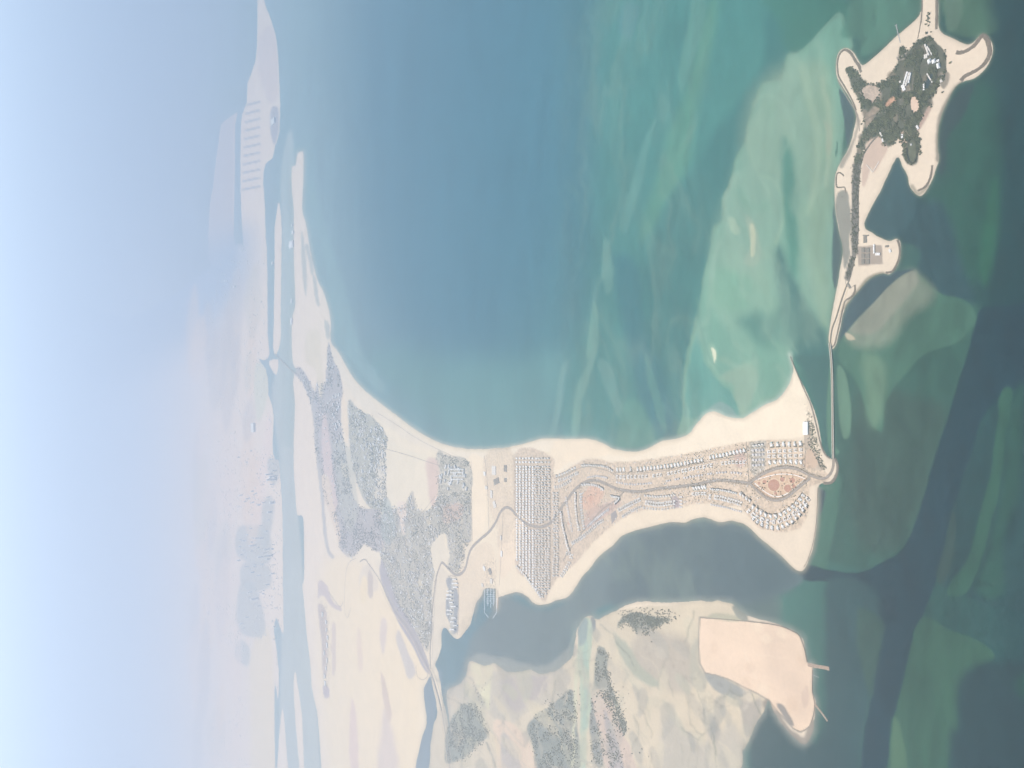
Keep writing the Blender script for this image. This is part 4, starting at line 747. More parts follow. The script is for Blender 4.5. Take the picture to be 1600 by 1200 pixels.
# ---- villas on the fan below the oval garden and the two beach rows
def row(pr, pts, n, L, W, hgt, label, group, off=0, out=1, jit=.15, cat='villa', skip=0):
    """n plots along a line of photo points, each long side square to the line"""
    pts = smooth(pts, False, 8); acc = [0]
    for a, b in zip(pts, pts[1:]): acc.append(acc[-1]+math.dist(a, b))
    for k in range(n):
        if skip and R.random() < skip: continue
        s_ = acc[-1]*(k+.5)/n; i = max(j for j in range(len(acc)) if acc[j] <= s_); i = min(i, len(pts)-2)
        t = (s_-acc[i])/(acc[i+1]-acc[i]+1e-9); x = pts[i][0]+(pts[i+1][0]-pts[i][0])*t; y = pts[i][1]+(pts[i+1][1]-pts[i][1])*t
        dx, dy = pts[i+1][0]-pts[i][0], pts[i+1][1]-pts[i][1]; q = math.hypot(dx, dy); nx, ny = -dy/q*out, dx/q*out
        ta = R.uniform(-.12,.12); px_, py_ = nx*math.cos(ta)-ny*math.sin(ta), nx*math.sin(ta)+ny*math.cos(ta)
        put(pr, x+nx*off+R.uniform(-jit,jit)*2, y+ny*off+R.uniform(-jit,jit)*2, px_, py_, L*R.uniform(.92,1.08), W*R.uniform(.9,1.1), hgt*R.uniform(.85,1.15), label, cat, group)
fan = [(1174,789),(1185,798),(1197,804),(1210,806),(1223,802),(1235,795),(1247,784),(1258,771)]
row(BV, fan, 13, 8, 5.6, 12, 'white villa with dark pavilion, inner row of the fan below the oval garden', 'inner fan villas below the oval garden')
row(PV, fan, 14, 8.5, 5.8, 11, 'pale walled villa in the middle row of the fan below the oval garden', 'middle fan villas below the oval garden', off=9.5)
row(BV, [(1176,806),(1186,815),(1200,822),(1213,824),(1227,820),(1241,811),(1252,799),(1261,786)], 13, 7.5, 5.2, 12, 'white villa with dark pavilion, outer beach row of the fan', 'outer fan villas facing the sand spit', off=-1, out=-1)
row(BV, [(1202,695),(1256,693)], 6, 9, 5.6, 12, 'white villa with dark pavilion, seaward row above the oval garden', 'seaward villas above the oval garden', out=-1)
row(PV, [(1198,706),(1256,703)], 7, 6, 6, 10, 'pale villa around a court, second row above the oval garden', 'second row villas above the oval garden')
row(PV, [(1198,713),(1256,712)], 7, 6, 6, 10, 'pale villa around a court, third row above the oval garden', 'third row villas above the oval garden')
row(BV2, [(1199,723),(1225,721),(1256,722)], 7, 8, 5, 10, 'cream villa with beige pavilion next to the boulevard curve', 'boulevard villas above the oval garden')
row(BV, [(1176,697),(1194,694)], 4, 5, 4, 12, 'grey toned hotel villa at the seaward end of its walled block', 'seaward hotel villas in the grey block')
for yy in (704,711,719,727): row(TH, [(1175,yy),(1195,yy-1)], 4, 4.5, 4, 11, 'small grey roofed hotel house inside the walled grey block', 'hotel houses in the walled grey block', cat='house')
row(BV, [(962,734),(1000,733),(1040,729),(1080,722),(1100,718)], 26, 7.5, 3.7, 11, 'white villa with dark pavilion in the long upper beach row', 'long upper beach row villas', skip=.12, out=-1)
row(BV, [(1102,716),(1130,711),(1166,703)], 12, 7.5, 4.3, 11, 'white villa with dark pavilion near the grey block, upper beach row', 'upper beach row villas near the grey block', skip=.1, out=-1)
row(PV, [(962,745),(1000,745),(1040,741),(1080,733),(1130,724),(1166,722)], 36, 6.5, 4.3, 10, 'pale villa in the second row behind the upper beach row', 'second row villas above the boulevard', skip=.12)
row(TH, [(1040,752),(1080,745),(1130,738),(1160,740)], 26, 3.6, 3.2, 9, 'small pale house between boulevard and second villa row', 'small houses above the boulevard', cat='house', skip=.15)
row(BV, [(1082,763),(1104,761)], 5, 7, 4.2, 12, 'white villa with dark pavilion, five standing in a short lower row', 'short lower row of dark roofed villas')
row(PV, [(1082,772),(1104,771)], 5, 6, 4.2, 10, 'pale villa behind the short lower row of dark roofed villas', 'pale villas behind the short lower row')
row(BV, [(1110,764),(1130,766),(1152,771)], 14, 4, 3, 12, 'small white villa with dark pavilion in the tight lower row', 'tight lower row of small dark roofed villas')
row(PV, [(1108,776),(1130,779),(1160,788)], 13, 9, 3.8, 9, 'long pale villa plot running down to the lower beach', 'long villa plots on the lower beach', skip=.1)
row(BV, [(1155,770),(1166,778),(1174,784)], 4, 6, 5, 14, 'larger white villa with dark pavilion at the road fork', 'larger villas at the road fork')
row(BV, [(1006,774),(1030,776),(1056,773)], 12, 4, 3.2, 11, 'white villa with dark pavilion in the lower row by the bend', 'lower row villas by the bend')
row(PV, [(1008,785),(1030,788),(1056,785)], 12, 8.5, 3.6, 9, 'long pale villa plot behind the lower row by the bend', 'long pale plots by the bend')
row(PV, [(966,798),(985,788),(1002,780)], 12, 7, 3, 9, 'slim pale villa on the slanting lower beach row', 'slanting lower beach row villas')
row(BV, [(868,745),(885,738),(900,730)], 8, 4, 3.6, 9, 'white villa with dark pavilion on the seaward bend', 'seaward bend villas')
row(BV, [(908,727),(925,727),(945,729),(958,736)], 14, 3.6, 3.2, 11, 'white villa with dark pavilion in the curved seaward row', 'curved seaward row villas')
row(PV, [(872,752),(890,745),(905,738)], 9, 5, 3.6, 9, 'pale villa behind the seaward bend', 'pale villas behind the seaward bend')
row(BV, [(908,758),(920,757),(935,760),(944,766)], 10, 4.5, 3.6, 11, 'white villa with dark pavilion inside the boulevard loop', 'villas inside the boulevard loop', out=1)
row(BV, [(899,768),(900,800),(905,830)], 15, 4.2, 3.6, 11, 'white villa with dark pavilion in the left column of the park block', 'left column villas of the park block', out=1)
row(BV, [(908,770),(909,800),(913,828)], 14, 4.2, 3.6, 11, 'white villa with dark pavilion in the right column of the park block', 'right column villas of the park block', out=-1)
row(BV, [(876,798),(880,825),(886,850),(890,862)], 16, 4.5, 3.6, 11, 'white villa with dark pavilion in the near column by the grid', 'near column villas by the street grid')
row(TH, [(918,823),(935,808),(952,795)], 20, 4.4, 2, 8, 'narrow white terrace house slanting beside the inner road', 'terrace houses beside the inner road', cat='house')
row(PV, [(893,850),(912,838),(932,820),(944,812)], 18, 6, 3, 9, 'slim pale villa on the shore side of the slanting road', 'slim villas on the shore side of the slanting road')
row(PV, [(884,865),(893,868),(884,890),(876,902)], 12, 6, 3.2, 9, 'pale villa on the near edge by the lower shore', 'pale villas by the lower shore', skip=.1)
row(BV, [(954,775),(968,778),(960,787)], 9, 4, 3.6, 11, 'white villa with dark pavilion in the cluster at the crossroads', 'villas in the cluster at the crossroads')
row(BV, [(806,884),(818,896),(830,912),(846,934)], 16, 4.2, 3.2, 10, 'white villa with dark pavilion along the lower grid edge', 'villas along the lower grid edge', out=1)
sh = MB(); r = random.Random(66); c = 0
while c < 1100:
    x, y = r.uniform(864,1262), r.uniform(692,850)
    if not inside(x, y, DEV) or inside(x, y, [(1168,750),(1200,733),(1240,730),(1268,748),(1240,775),(1212,786),(1186,775)]): continue
    if float(vnoise(np.array(x/9), np.array(y/9), 8)) < .42: continue
    p = G(x, y, ZG+2); sh.crown(p.x, p.y, p.z, r.uniform(2.5,6), r); c += 1
tag(sh.build('shrubs', M['leaf']), 'small shrubs and young trees scattered through the peninsula plots', 'shrubs', kind='stuff')
yd = MB(); c = 0
while c < 420:
    x, y = r.uniform(864,1262), r.uniform(700,830)
    if not inside(x, y, DEV) or inside(x, y, [(1168,750),(1200,733),(1240,730),(1268,748),(1240,775),(1212,786),(1186,775)]): continue
    loc, rz, l, w_ = fit(x, y, 0, 1, r.uniform(.8,2), r.uniform(.8,1.6)); yd.box(loc.x-l/2, loc.y-w_/2, ZG, loc.x+l/2, loc.y+w_/2, ZG+r.uniform(3,6)); c += 1
tag(yd.build('outbuildings', M['cream']), 'low cream outbuildings scattered through the peninsula plots', 'outbuildings', kind='stuff')
row(TH, [(962,753),(985,757),(1020,755)], 14, 3.4, 2.8, 8, 'small pale house between the second row and the boulevard bend', 'small houses at the boulevard bend', cat='house')
row(PV, [(866,762),(880,758),(893,750)], 8, 5, 3, 8, 'pale villa on the inland side of the seaward bend', 'inland villas at the seaward bend')
row(PV, [(972,808),(986,799),(1003,791)], 11, 5, 2.8, 8, 'slim pale villa closest to the water on the slanting beach row', 'waterside villas of the slanting beach row')
row(TH, [(1110,788),(1135,793),(1160,800)], 14, 3.6, 2.8, 7, 'small beach house below the long villa plots', 'beach houses below the long villa plots', cat='house')
row(TH, [(884,775),(888,800),(894,832)], 13, 3.4, 2.8, 8, 'small house west of the park block beside its inner lane', 'houses beside the inner lane of the park block', cat='house')
row(TH, [(917,746),(935,744),(950,747)], 11, 3.2, 2.4, 8, 'small house just outside the boulevard loop', 'houses just outside the boulevard loop', cat='house')
row(TH, [(1178,801),(1192,811),(1212,815),(1232,811),(1250,794)], 15, 3, 2.6, 7, 'small guest house between the middle and outer fan rows', 'guest houses between the fan rows', cat='house')
row(PV, [(1004,793),(1030,796),(1056,793)], 11, 4, 3, 8, 'pale villa nearest the water below the long plots by the bend', 'waterside villas by the bend')
row(TH, [(1064,774),(1064,795)], 4, 6, 3, 8, 'house in the short column between the two lower villa rows', 'short column of houses', cat='house')
# ---- oval garden with red paving
OV = [(1174,752),(1186,745),(1198,740),(1215,737),(1235,738),(1252,743),(1262,748),(1252,755),(1240,765),(1228,774),(1212,779),(1198,775),(1186,766)]
flat('park_ground', OV, ZG+.10, mat('park_soil', tuple(A(236,212,194,1215)), .9, .08, .04))
def disc_flat(name, cx, cy, r, z, m, r2=0):
    n = 28; o_ = [G(cx+r*math.cos(2*math.pi*k/n), cy+r*math.sin(2*math.pi*k/n), z) for k in range(n)]
    if not r2: return plain(name, [tuple(v) for v in o_], [tuple(range(n))], m, 'structure')
    i_ = [G(cx+r2*math.cos(2*math.pi*k/n), cy+r2*math.sin(2*math.pi*k/n), z) for k in range(n)]
    return plain(name, [tuple(v) for v in o_+i_], [(k,(k+1)%n,n+(k+1)%n,n+k) for k in range(n)], m, 'structure')
for cx, cy, r_ in ((1209,758,9.4),(1222.5,749,4),(1194.5,753,3.6),(1238,750.5,4.8),(1231,763,6.2),(1240,760,3.6),(1212,771,2.6),(1186,755,2.6)):
    disc_flat('paving', cx, cy, r_, ZG+.25, M['clay']); disc_flat('path', cx, cy, r_+1.2, ZG+.7, M['path'], r_-.1)
ribbon('path', [(1176,752),(1190,747),(1215,741),(1240,742),(1258,748)], .9, ZG+.55, M['lime']); ribbon('path', [(1178,754),(1195,768),(1212,776),(1232,770),(1256,750)], 1.0, ZG+.6, M['lime'])
tr = MB(); r = random.Random(9)
for k in range(120):
    x, y = r.uniform(1176,1260), r.uniform(738,778)
    if inside(x, y, OV) and math.hypot(x-1209,y-758) > 10.5 and math.hypot(x-1231,y-763) > 6:
        p = G(x, y, ZG+3); tr.crown(p.x, p.y, p.z, r.uniform(4,7), r)
tag(tr.build('shrubs', M['leaf']), 'small dark shrubs between the red circles of the oval garden', 'shrubs', kind='stuff')
flat('paving', [(920,778),(924,774),(927,777),(928,783),(924,786),(920,783)], ZG+.3, mat('pink_sand_court', tuple(A(228,200,186,925)), .9, .1)); flat('paving', [(912,803),(930,790),(938,792),(916,812)], ZG+.2, mat('dusty_pink_paving', tuple(A(222,204,198,925)), .9, .1), sm=False)
disc_flat('paving', 889, 817.5, 2.2, ZG+.3, mat('pink_court', tuple(A(226,198,184,889)), .9, .1))
flat('paving', [(954,803),(962,797),(965,807),(956,819)], ZG+.3, mat('greyish_court', tuple(A(184,180,186,958)), .8, .1), sm=False)
# ---- roads
BL = [(690,879),(694,881),(703,891),(712,898),(722,895),(728,885),(732,868),(738,855),(750,843),(765,830),(775,815),(782,800),(790,793),(798,795),(808,806),(822,818),(838,823),(850,822),(862,815),(872,800),(885,782),(900,763),(915,753),(930,750),(945,755),(960,762),(975,766),(1000,768),(1030,763),(1060,760),(1090,756),(1120,750),(1150,752),(1172,755)]
ribbon('boulevard', BL, 4.6, ZG+.5, M['paleasphalt']); ribbon('median', BL, 1.0, ZG+.75, mat('planted_median', (.3,.26,.23), .95, .3, .05))
UP = [(1172,755),(1180,748),(1195,739),(1215,732),(1235,731),(1250,735),(1264,742),(1285,748),(1296,742),(1301.5,730),(1302.5,716)]
LO = [(1172,756),(1186,769),(1198,778),(1212,782),(1228,778),(1242,767),(1254,757),(1266,747)]
ribbon('boulevard', UP, 4.4, ZG+.8, M['paleasphalt']); ribbon('boulevard', LO, 4.2, ZG+1.0, M['paleasphalt'])
ribbon('median', UP[:-2], .9, ZG+1.1, mat('planted_median_soil', (.34,.29,.26), .95, .3, .05)); ribbon('median', LO, .9, ZG+1.25, mat('median_planting', (.34,.29,.26), .95, .3, .05))
ribbon('road', [(690,879),(686,888),(681,905),(678,930),(675,960),(674,990),(672,1020),(673,1045)], 3.4, ZG+.4, M['paleasphalt'])
for nm, q_, w_ in (('road',[(975,768),(960,783),(940,797),(915,825),(900,845),(888,862),(880,876)],2), ('road',[(866,748),(885,742),(900,734),(918,729),(940,733),(958,740),(966,752)],1), ('road',[(1166,690),(1168,720),(1170,752)],1.4),
                  ('road',[(1257,670),(1258,700),(1258,736)],1), ('road',[(1262,690),(1272,708),(1284,734)],1.4), ('road',[(905,762),(904,790),(908,830)],1.2), ('road',[(877,785),(882,810),(890,835),(896,850)],1.2), ('road',[(960,725),(962,745),(965,760)],1),
                  ('road',[(960,738),(1000,739),(1040,735),(1080,727),(1130,717),(1166,712)],.9), ('road',[(1004,781),(1030,782),(1060,779),(1108,768)],.8), ('road',[(598,700),(640,712),(670,722),(700,730),(735,727)],.9),
                  ('road',[(590,645),(620,664),(650,684),(680,700),(733,724)],.7), ('road',[(736,720),(737,790),(738,845)],1), ('road',[(757,712),(762,760),(763,800),(764,828)],1), ('road',[(786,800),(784,850),(780,915)],1), ('road',[(680,775),(660,800),(640,812),(625,840),(615,900),(606,905)],.9),
                  ('road',[(700,900),(714,905),(717,950),(715,992)],1), ('road',[(683,895),(680,930),(677,985),(675,1030)],.8), ('road',[(1336,445),(1327,450),(1321,440),(1326,428)],1)):
    ribbon(nm, q_, w_, ZG+.35, M['paleasphalt'])
HW = [(548,950),(546,930),(552,905),(556,888),(562,878),(570,874),(578,884),(588,898),(597,914),(607,938),(621,961),(635,978.5),(648,1000),(662,1030),(674,1052),(683,1080),(690,1110),(697,1155),(703,1200),(712,1290)]
ribbon('highway', HW[4:], 2.0, ZG+1.6, M['paleasphalt']); ribbon('highway', [(x-3.2, y+1) for x, y in HW[8:]], 1.2, ZG+1.5, M['path'])
ribbon('highway', [(x+3.4, y-1) for x, y in HW[8:]], 1.2, ZG+1.5, M['concrete'])
ribbon('road', [(548,950),(543,965),(538,950),(540,900),(545,880),(556,872)], 1, ZG+.4, M['paleasphalt']); ribbon('road', [(668,1040),(668,1056),(660,1062),(652,1056),(650,1040)], 1, ZG+.4, M['paleasphalt'])
ribbon('road', [(514,925),(524,940),(532,948),(536,940)], 1.4, ZG+.4, M['paleasphalt']); ribbon('road', [(646,770),(640,800),(636,840),(632,870)], .7, ZG+.4, M['path']); ribbon('road', [(590,800),(604,830),(612,850),(616,880)], .7, ZG+.4, M['path'])
ribbon('road', [(596,845),(612,885),(628,915),(640,935),(655,948)], 1.2, ZG+.5, M['path'])
# ---- bridges
def bridge(name, pts, wpx, z, label, cat, step=7, drop=-4):
    pts = smooth(pts, False, 6) if len(pts) > 2 else [(pts[0][0]+(pts[1][0]-pts[0][0])*k/12, pts[0][1]+(pts[1][1]-pts[0][1])*k/12) for k in range(13)]
    root = empty(name, G(*pts[0], 0), label, cat); o0 = root.location.copy(); bpy.context.view_layer.update()
    W3 = [G(a, b)-o0 for a, b in pts]; N = len(W3); dk = MB(); rails = [MB(), MB()]; pier = []
    nr = []
    for i in range(N):
        d = W3[min(i+1,N-1)]-W3[max(i-1,0)]; d.normalize(); nr.append(Vector((-d.y, d.x, 0)))
    hw = [wpx*mpp(*p)/2 for p in pts]
    for i in range(N-1):
        a, b = W3[i], W3[i+1]; n0, n1 = nr[i]*hw[i], nr[i+1]*hw[i+1]
        dk.quadbox([a-n0, b-n1, b+n1, a+n0], z-1.6, z)
        for s_, rm in ((-1, rails[0]), (1, rails[1])):
            rm.quadbox([a+n0*s_, b+n1*s_, b+n1*s_*.86, a+n0*s_*.86], z+.02, z+1.4)
    d_ = dk.build('deck', M['concrete'], root)
    lane = MB()
    for i in range(N-1):
        a, b = W3[i], W3[i+1]; n0, n1 = nr[i]*hw[i]*.3, nr[i+1]*hw[i+1]*.3
        lane.quadbox([a-n0, b-n1, b+n1, a+n0], z+.02, z+.3)
    lane.build('median_strip', M['asphalt'], root)
    for rm in rails: rm.build('parapet', M['white'], root)
    acc = 0
    for i in range(1, N):
        acc += (W3[i]-W3[i-1]).length
        if acc > step*6:
            acc = 0; a = W3[i]; t_ = (W3[i]-W3[i-1]).normalized()*2; n0 = nr[i]*hw[i]*.7
            MB().quadbox([a-n0-t_, a-n0+t_, a+n0+t_, a+n0-t_], drop, z-1.6).build('pier', M['concrete'], root)
    return root
bridge('causeway_bridge', [(1297,536),(1299.5,560),(1301,590),(1301.5,630),(1302,680),(1302.5,716)], 3.6, 10, 'long thin pale road bridge between the peninsula tip and the star shaped island', 'bridge', 6)
bridge('highway_bridge', [(676,1057),(681,1074),(686,1092),(690,1110)], 2.6, 9, 'grey highway bridge over the inlet at the lower edge of the town', 'bridge', 8)
bridge('channel_bridge', [(462,584),(446,569),(430,553)], 1.6, 16, 'far pale bridge crossing the wide straight channel', 'bridge', 16)
ribbon('road', [(1297,536),(1300,515),(1307,495),(1313,475),(1319,457),(1323,446),(1327,437),(1334,410),(1339,385),(1341,350),(1341,300),(1344,262),(1350,240)], 2.2, ZG+1.2, M['asphalt'])
for dx in (-2.6, 2.8): ribbon('path', [(1297+dx*.6,540),(1301+dx,515),(1308+dx,495),(1314+dx,475),(1320+dx,457),(1324+dx,446)], .9, ZG+.9, M['path'])
ribbon('path', [(1309,125),(1322,150),(1336,172),(1341,185),(1343,205)], 1.4, ZG+.5, M['paleasphalt'])
for q_, w_ in (([(1350,240),(1362,222),(1380,205),(1400,190),(1405,180),(1420,196),(1432,205)],2.6), ([(1405,180),(1408,160),(1425,148),(1445,155),(1460,128),(1470,112)],2), ([(1408,160),(1402,130),(1398,120)],1.6), ([(1425,148),(1428,120),(1440,105),(1452,100)],1.4), ([(1348,190),(1370,178),(1392,175),(1405,180)],1.8)):
    ribbon('road', q_, w_, ZG+.7, M['asphalt'])
# ---- rock breakwaters and revetments
RB = 'grey rock breakwaters round the star shaped island'
mound('rock_breakwater', [(1346,113),(1342,103),(1337,96),(1332,87),(1327,81),(1320,78),(1314,82),(1310,90),(1308.5,104),(1311,120),(1318,132),(1326,146),(1333,160),(1338,172)], 6.5, M['rock'], 'grey rock hook curling round the upper left sand horn of the star shaped island', 'breakwater', w2=2.4, seed=2)
mound('rock_breakwater', [(1494,82),(1503,82),(1513,78),(1523,71),(1530,62),(1536,56),(1542,62),(1545,72),(1546,84),(1540,97),(1530,107),(1518,114),(1508,119),(1501,126)], 9, M['rock'], 'thick grey rock hook round the upper right sand horn of the star shaped island', 'breakwater', seed=3)
mound('rock_breakwater', [(1464,-60),(1463.5,0),(1463.5,20),(1463,46)], 5.5, M['rock'], 'straight rock bank on the near side of the causeway at the top edge', 'breakwater', seed=4)
mound('rock_breakwater', [(1440.5,-60),(1441,0),(1440,25),(1436,52),(1434,60)], 2.4, M['rock'], 'thin rock bank on the far side of the causeway at the top edge', 'breakwater', seed=5)
mound('rock_breakwater', [(1434,298),(1444,293),(1451,284),(1455,272),(1457,258)], 5, M['rock'], 'curved rock bank round the lower sand horn beside the blue lagoon', 'breakwater', seed=6)
mound('rock_breakwater', [(1319,275),(1313,270),(1308,272),(1306.5,282),(1308,292),(1314,293),(1320,293),(1322,302)], 3.4, M['rock'], 'small s shaped rock hook on the far side of the narrow island neck', 'breakwater', seed=7)
mound('rock_breakwater', [(1402,375),(1405.5,385),(1405.5,400),(1401,413),(1394,424),(1384,426)], 4.2, M['rock'], 'rock bank round the rounded sand point beside the grey depot', 'breakwater', seed=8)
mound('rock_breakwater', [(1336,445),(1336,453),(1333,461),(1327,466),(1321,470),(1317,482),(1312,505)], 5, M['rock'], 'grey rock bank at the root of the bridge causeway', 'breakwater', w2=3, seed=9)
mound('rock_breakwater', [(1312,505),(1308,522),(1304,538),(1299,543)], 3, M['rock'], 'grey rock side of the causeway next to the bridge end', 'breakwater', seed=10)
mound('rock_breakwater', [(1303.5,716),(1308,724),(1308.5,735),(1305,746),(1298,754),(1287,755)], 5.4, M['rock'], 'curved rock wall round the bridge landing at the peninsula tip', 'breakwater', seed=11)
mound('rock_breakwater', [(1235,557),(1241,572),(1249,591),(1258,612),(1267,632),(1275,662),(1281,688),(1288,708),(1297,716)], 1.8, M['rock'], 'long thin rock bank along the straight side of the white sand spit', 'breakwater', w2=3.5, seed=12)
mound('rock_breakwater', [(1278,762),(1277,790),(1275,820),(1270,850),(1262,875),(1256,886)], 1.0, M['rock'], 'low dark rock line along the lower right shore of the peninsula tip', 'breakwater', seed=13, h=2.6)
mound('rock_breakwater', [(1094,965),(1125,967),(1155,969.5),(1190,973),(1218,978),(1236,985),(1249,993.5),(1257,1014),(1261.5,1035)], 1.7, M['rock'], 'low dark rock edge along the upper side of the levelled sand plate', 'breakwater', seed=14, h=3)
mound('rock_breakwater', [(1269.5,1047),(1269.5,1080),(1272.5,1096),(1272,1112),(1265,1134),(1252,1142.5),(1240,1138)], 1.0, M['rock'], 'low dark rock edge round the lower end of the levelled sand plate', 'breakwater', seed=15, h=3)
mound('rock_groin', [(1262,1039),(1275,1041),(1287,1043),(1296,1045)], 7, M['palerock'], 'broad pale rock groin reaching out from the levelled sand plate', 'groin', h=2.6, seed=16)
mound('rock_groin', [(1273,1100),(1280,1109),(1287,1118),(1293,1127)], 4, M['palerock'], 'narrower slanting rock groin at the lower end of the levelled sand plate', 'groin', h=2.6, seed=17)
mound('rock_breakwater', [(778,923),(778.5,935),(777.5,950)], 2.4, M['palerock'], 'short pale mole on the right side of the marina', 'breakwater', h=2.6, seed=18)
mound('rock_breakwater', [(340,472),(338,455),(341,440),(343,424)], 1.1, M['palerock'], 'faint far breakwater line out in the haze', 'breakwater', h=6, seed=19)
# ---- jetties, barge, marina
def jetty(pts, wpx, label, z=3.5, head=None):
    root = empty('jetty', G(*pts[0], 0), label, 'jetty'); o0 = root.location
    a, b = G(*pts[0])-o0, G(*pts[1])-o0; d = (b-a).normalized(); n_ = Vector((-d.y, d.x, 0))*wpx*mpp(*pts[0])/2
    dk = MB().quadbox([a-n_, b-n_, b+n_, a+n_], z-.6, z)
    if head: h_ = n_*head; dk.quadbox([b-h_, b+d*n_.length*2-h_, b+d*n_.length*2+h_, b+h_], z-.59, z+.05)
    dk.build('deck', M['deckwood'], root)
    for k in range(6):
        c_ = a+(b-a)*(k+.5)/6
        for s_ in (-.7,.7):
            q = c_+n_*s_; MB().box(q.x-.6,q.y-.6,-4,q.x+.6,q.y+.6,z-.6).build('post', M['deckwood'], root)
jetty([(1407,67),(1400.5,40)], 1.3, 'thin wooden jetty with a bent head off the upper beach of the star shaped island', head=3)
jetty([(1270,1054),(1279,1058)], 1.0, 'short thin pale pontoon between the two rock groins', head=1)
def pontoon(pts, wpx, label, grp=None):
    root = empty('floating_pontoon', G(*pts[0], 0), label, 'pontoon', grp); o0 = root.location; dk = MB(); pl = MB()
    for p, q in zip(pts, pts[1:]):
        a, b = G(*p)-o0, G(*q)-o0; d = (b-a).normalized(); n_ = Vector((-d.y, d.x, 0))*wpx*mpp(*p)/2
        dk.quadbox([a-n_, b-n_, b+n_, a+n_], -.3, 1.2)
        for k in range(3): c_ = a+(b-a)*(k+.5)/3; pl.box(c_.x-.5,c_.y-.5,1.2,c_.x+.5,c_.y+.5,4)
    dk.build('deck', M['metal'], root); pl.build('mooring_pile', M['metal'], root)
pontoon([(757,921),(757,957),(763,964.5)], .9, 'outer left floating arm of the marina with a slanted end'); pontoon([(776,935),(776,957),(770,966)], .9, 'outer right floating arm of the marina with a slanted end')
for k, x_ in enumerate((762,766.5,771)): pontoon([(x_,919),(x_+.3,947+3*(k == 1))], .8, ['left of the three inner marina pontoons','middle and longest of the three inner marina pontoons','right of the three inner marina pontoons'][k], 'inner marina pontoons')
def boat_proto():
    hull = MB().quadbox([(-.5,-.5),(.25,-.5),(.5,0),(.25,.5),(-.5,.5)], -.2, .5, [(-.5,-.55),(.25,-.55),(.55,0),(.25,.55),(-.5,.55)])
    cab = MB().box(-.3,-.3,.5,.15,.3,.95,.04).box(-.2,-.22,.95,.05,.22,1.2)
    return proto('motor_yacht', [('hull', hull, M['hull'], []), ('cabin', cab, M['glass'], [])])
BO = boat_proto()
for k, x_ in enumerate((762,766.5,771)):
    for j in range(7):
        for s_ in (-1,1):
            if R.random() < .25: continue
            o = put(BO, x_+s_*1.25, 922+j*3.4, s_, .1, 1.5, .9, 5, 'white motor yacht moored at the marina pontoons', 'boat', 'yachts moored in the marina'); o.location.z = 0
# ---- other single buildings
def hall(px, py, ax, ay, L, W, h, label, name='hall_building', cat='building', roofm='white', wallm='cream', group=None, dome=False, vents=3):
    loc, rz, l, w_ = fit(px, py, ax, ay, L, W); root = empty(name, loc, label, cat, group); root.rotation_euler = (0,0,rz)
    MB().box(-l/2,-w_/2,0,l/2,w_/2,h*.85).build('wall', M[wallm], root)
    r_ = MB()
    if dome: r_.dome(0,0,l/2,w_/2,h*.86,h*.7)
    else: r_.box(-l/2-.8,-w_/2-.8,h*.85,l/2+.8,w_/2+.8,h,min(l,w_)*.12)
    ro = r_.build('roof', M[roofm], root)
    if vents and not dome:
        for k in range(vents): MB().box(-l/2+l*(k+.5)/vents-1.5,-2,h+.05,-l/2+l*(k+.5)/vents+1.5,2,h+2).build('roof_vent', M['greyroof'], ro)
    MB().box(-l*.1,-w_/2-.4,0,l*.1,-w_/2-.02,h*.5).build('door', M['glass'], root)
    return root
hall(1259.5,669,0,1,20,7.5,14,'large plain white hall beside the rock bank on the sand spit', 'event_hall', 'hall', roofm='lime', wallm='white')
for k, (x, y, L, W) in enumerate(((1453,96,6.5,5.5),(1460,96,6,6),(1467,103,8,5))):
    hall(x, y, 0.2, 1, L, W, 14, ['left of the three bright white domed canopies on the star shaped island','middle of the three bright white domed canopies on the star shaped island','right and longest of the three bright white domed canopies on the star shaped island'][k], 'canopy_building', 'canopy', roofm='lime', wallm='white', dome=True)
hall(1466,95,0,1,3,4,8,'tiny white pavilion beside the three white canopies','pavilion','pavilion',vents=1)
for q in ((1449,78,.35,1,18,2.6,12,'long slim grey hotel wing above the white canopies'),(1453,79,.55,1,15,2,10,'second slanting hotel wing above the white canopies'),(1447,88,0,1,6,5,9,'square pale hotel wing left of the white canopies'),
          (1416,122,-.3,1,20,2.4,14,'left slanting hotel wing in the middle of the island grove'),(1419,124,-.3,1,22,2.2,14,'middle slanting hotel wing in the middle of the island grove'),(1422,122,-.2,1,16,2,12,'right slanting hotel wing in the middle of the island grove'),
          (1412,137,.4,1,9,5,8,'pale terrace building below the slanting hotel wings'),(1444,136,0,1,10,2.2,8,'white strip building by the dark pool block on the island'),(1453,122,.6,1,16,2,7,'slim pale building beside the diagonal path on the island'),
          (1471,126,.3,1,5,4,8,'small white building at the right edge of the island grove'),(1407,128,0,1,3,3,8,'small white cube house at the left of the slanting wings'),(1380,219,.3,1,6,3,8,'white house at the sandy lower edge of the grove'),
          (1377,210,.6,1,7,2.4,8,'slim pale house among trees at the lower edge of the grove'),(1410,213,0,1,6,3,8,'pale house between the grove and the lagoon sand'),(1434,199,.5,1,6,3,8,'small pale house on the right lower shore path of the grove'),
          (1424,226,0,1,3,2,7,'tiny white hut inside the brown turf oval')):
    hall(*q, 'resort_building', 'building', roofm='cream' if q[0] % 2 else 'white', wallm='white', vents=2)
MB_ = [G(1447,133,ZG+.8), ]
flat('pool', [(1446,128),(1456,114),(1459,118),(1450,138),(1446,140)], ZG+.8, mat('dark_pool_water', (.03,.04,.045), .6, .05, .05, 0), sm=False)
for k in range(9):
    x = 1348+ (k//3)*7.2; y = 390+(k%3)*9
    if k < 6: hall(x+1, y+1, 0, 1, 7.4, 5, 7, 'grey roofed depot shed, one of the block of sheds on the sand neck', 'depot_shed', 'shed', roofm='greyroof', wallm='beige', group='grey depot sheds on the sand neck', vents=2)
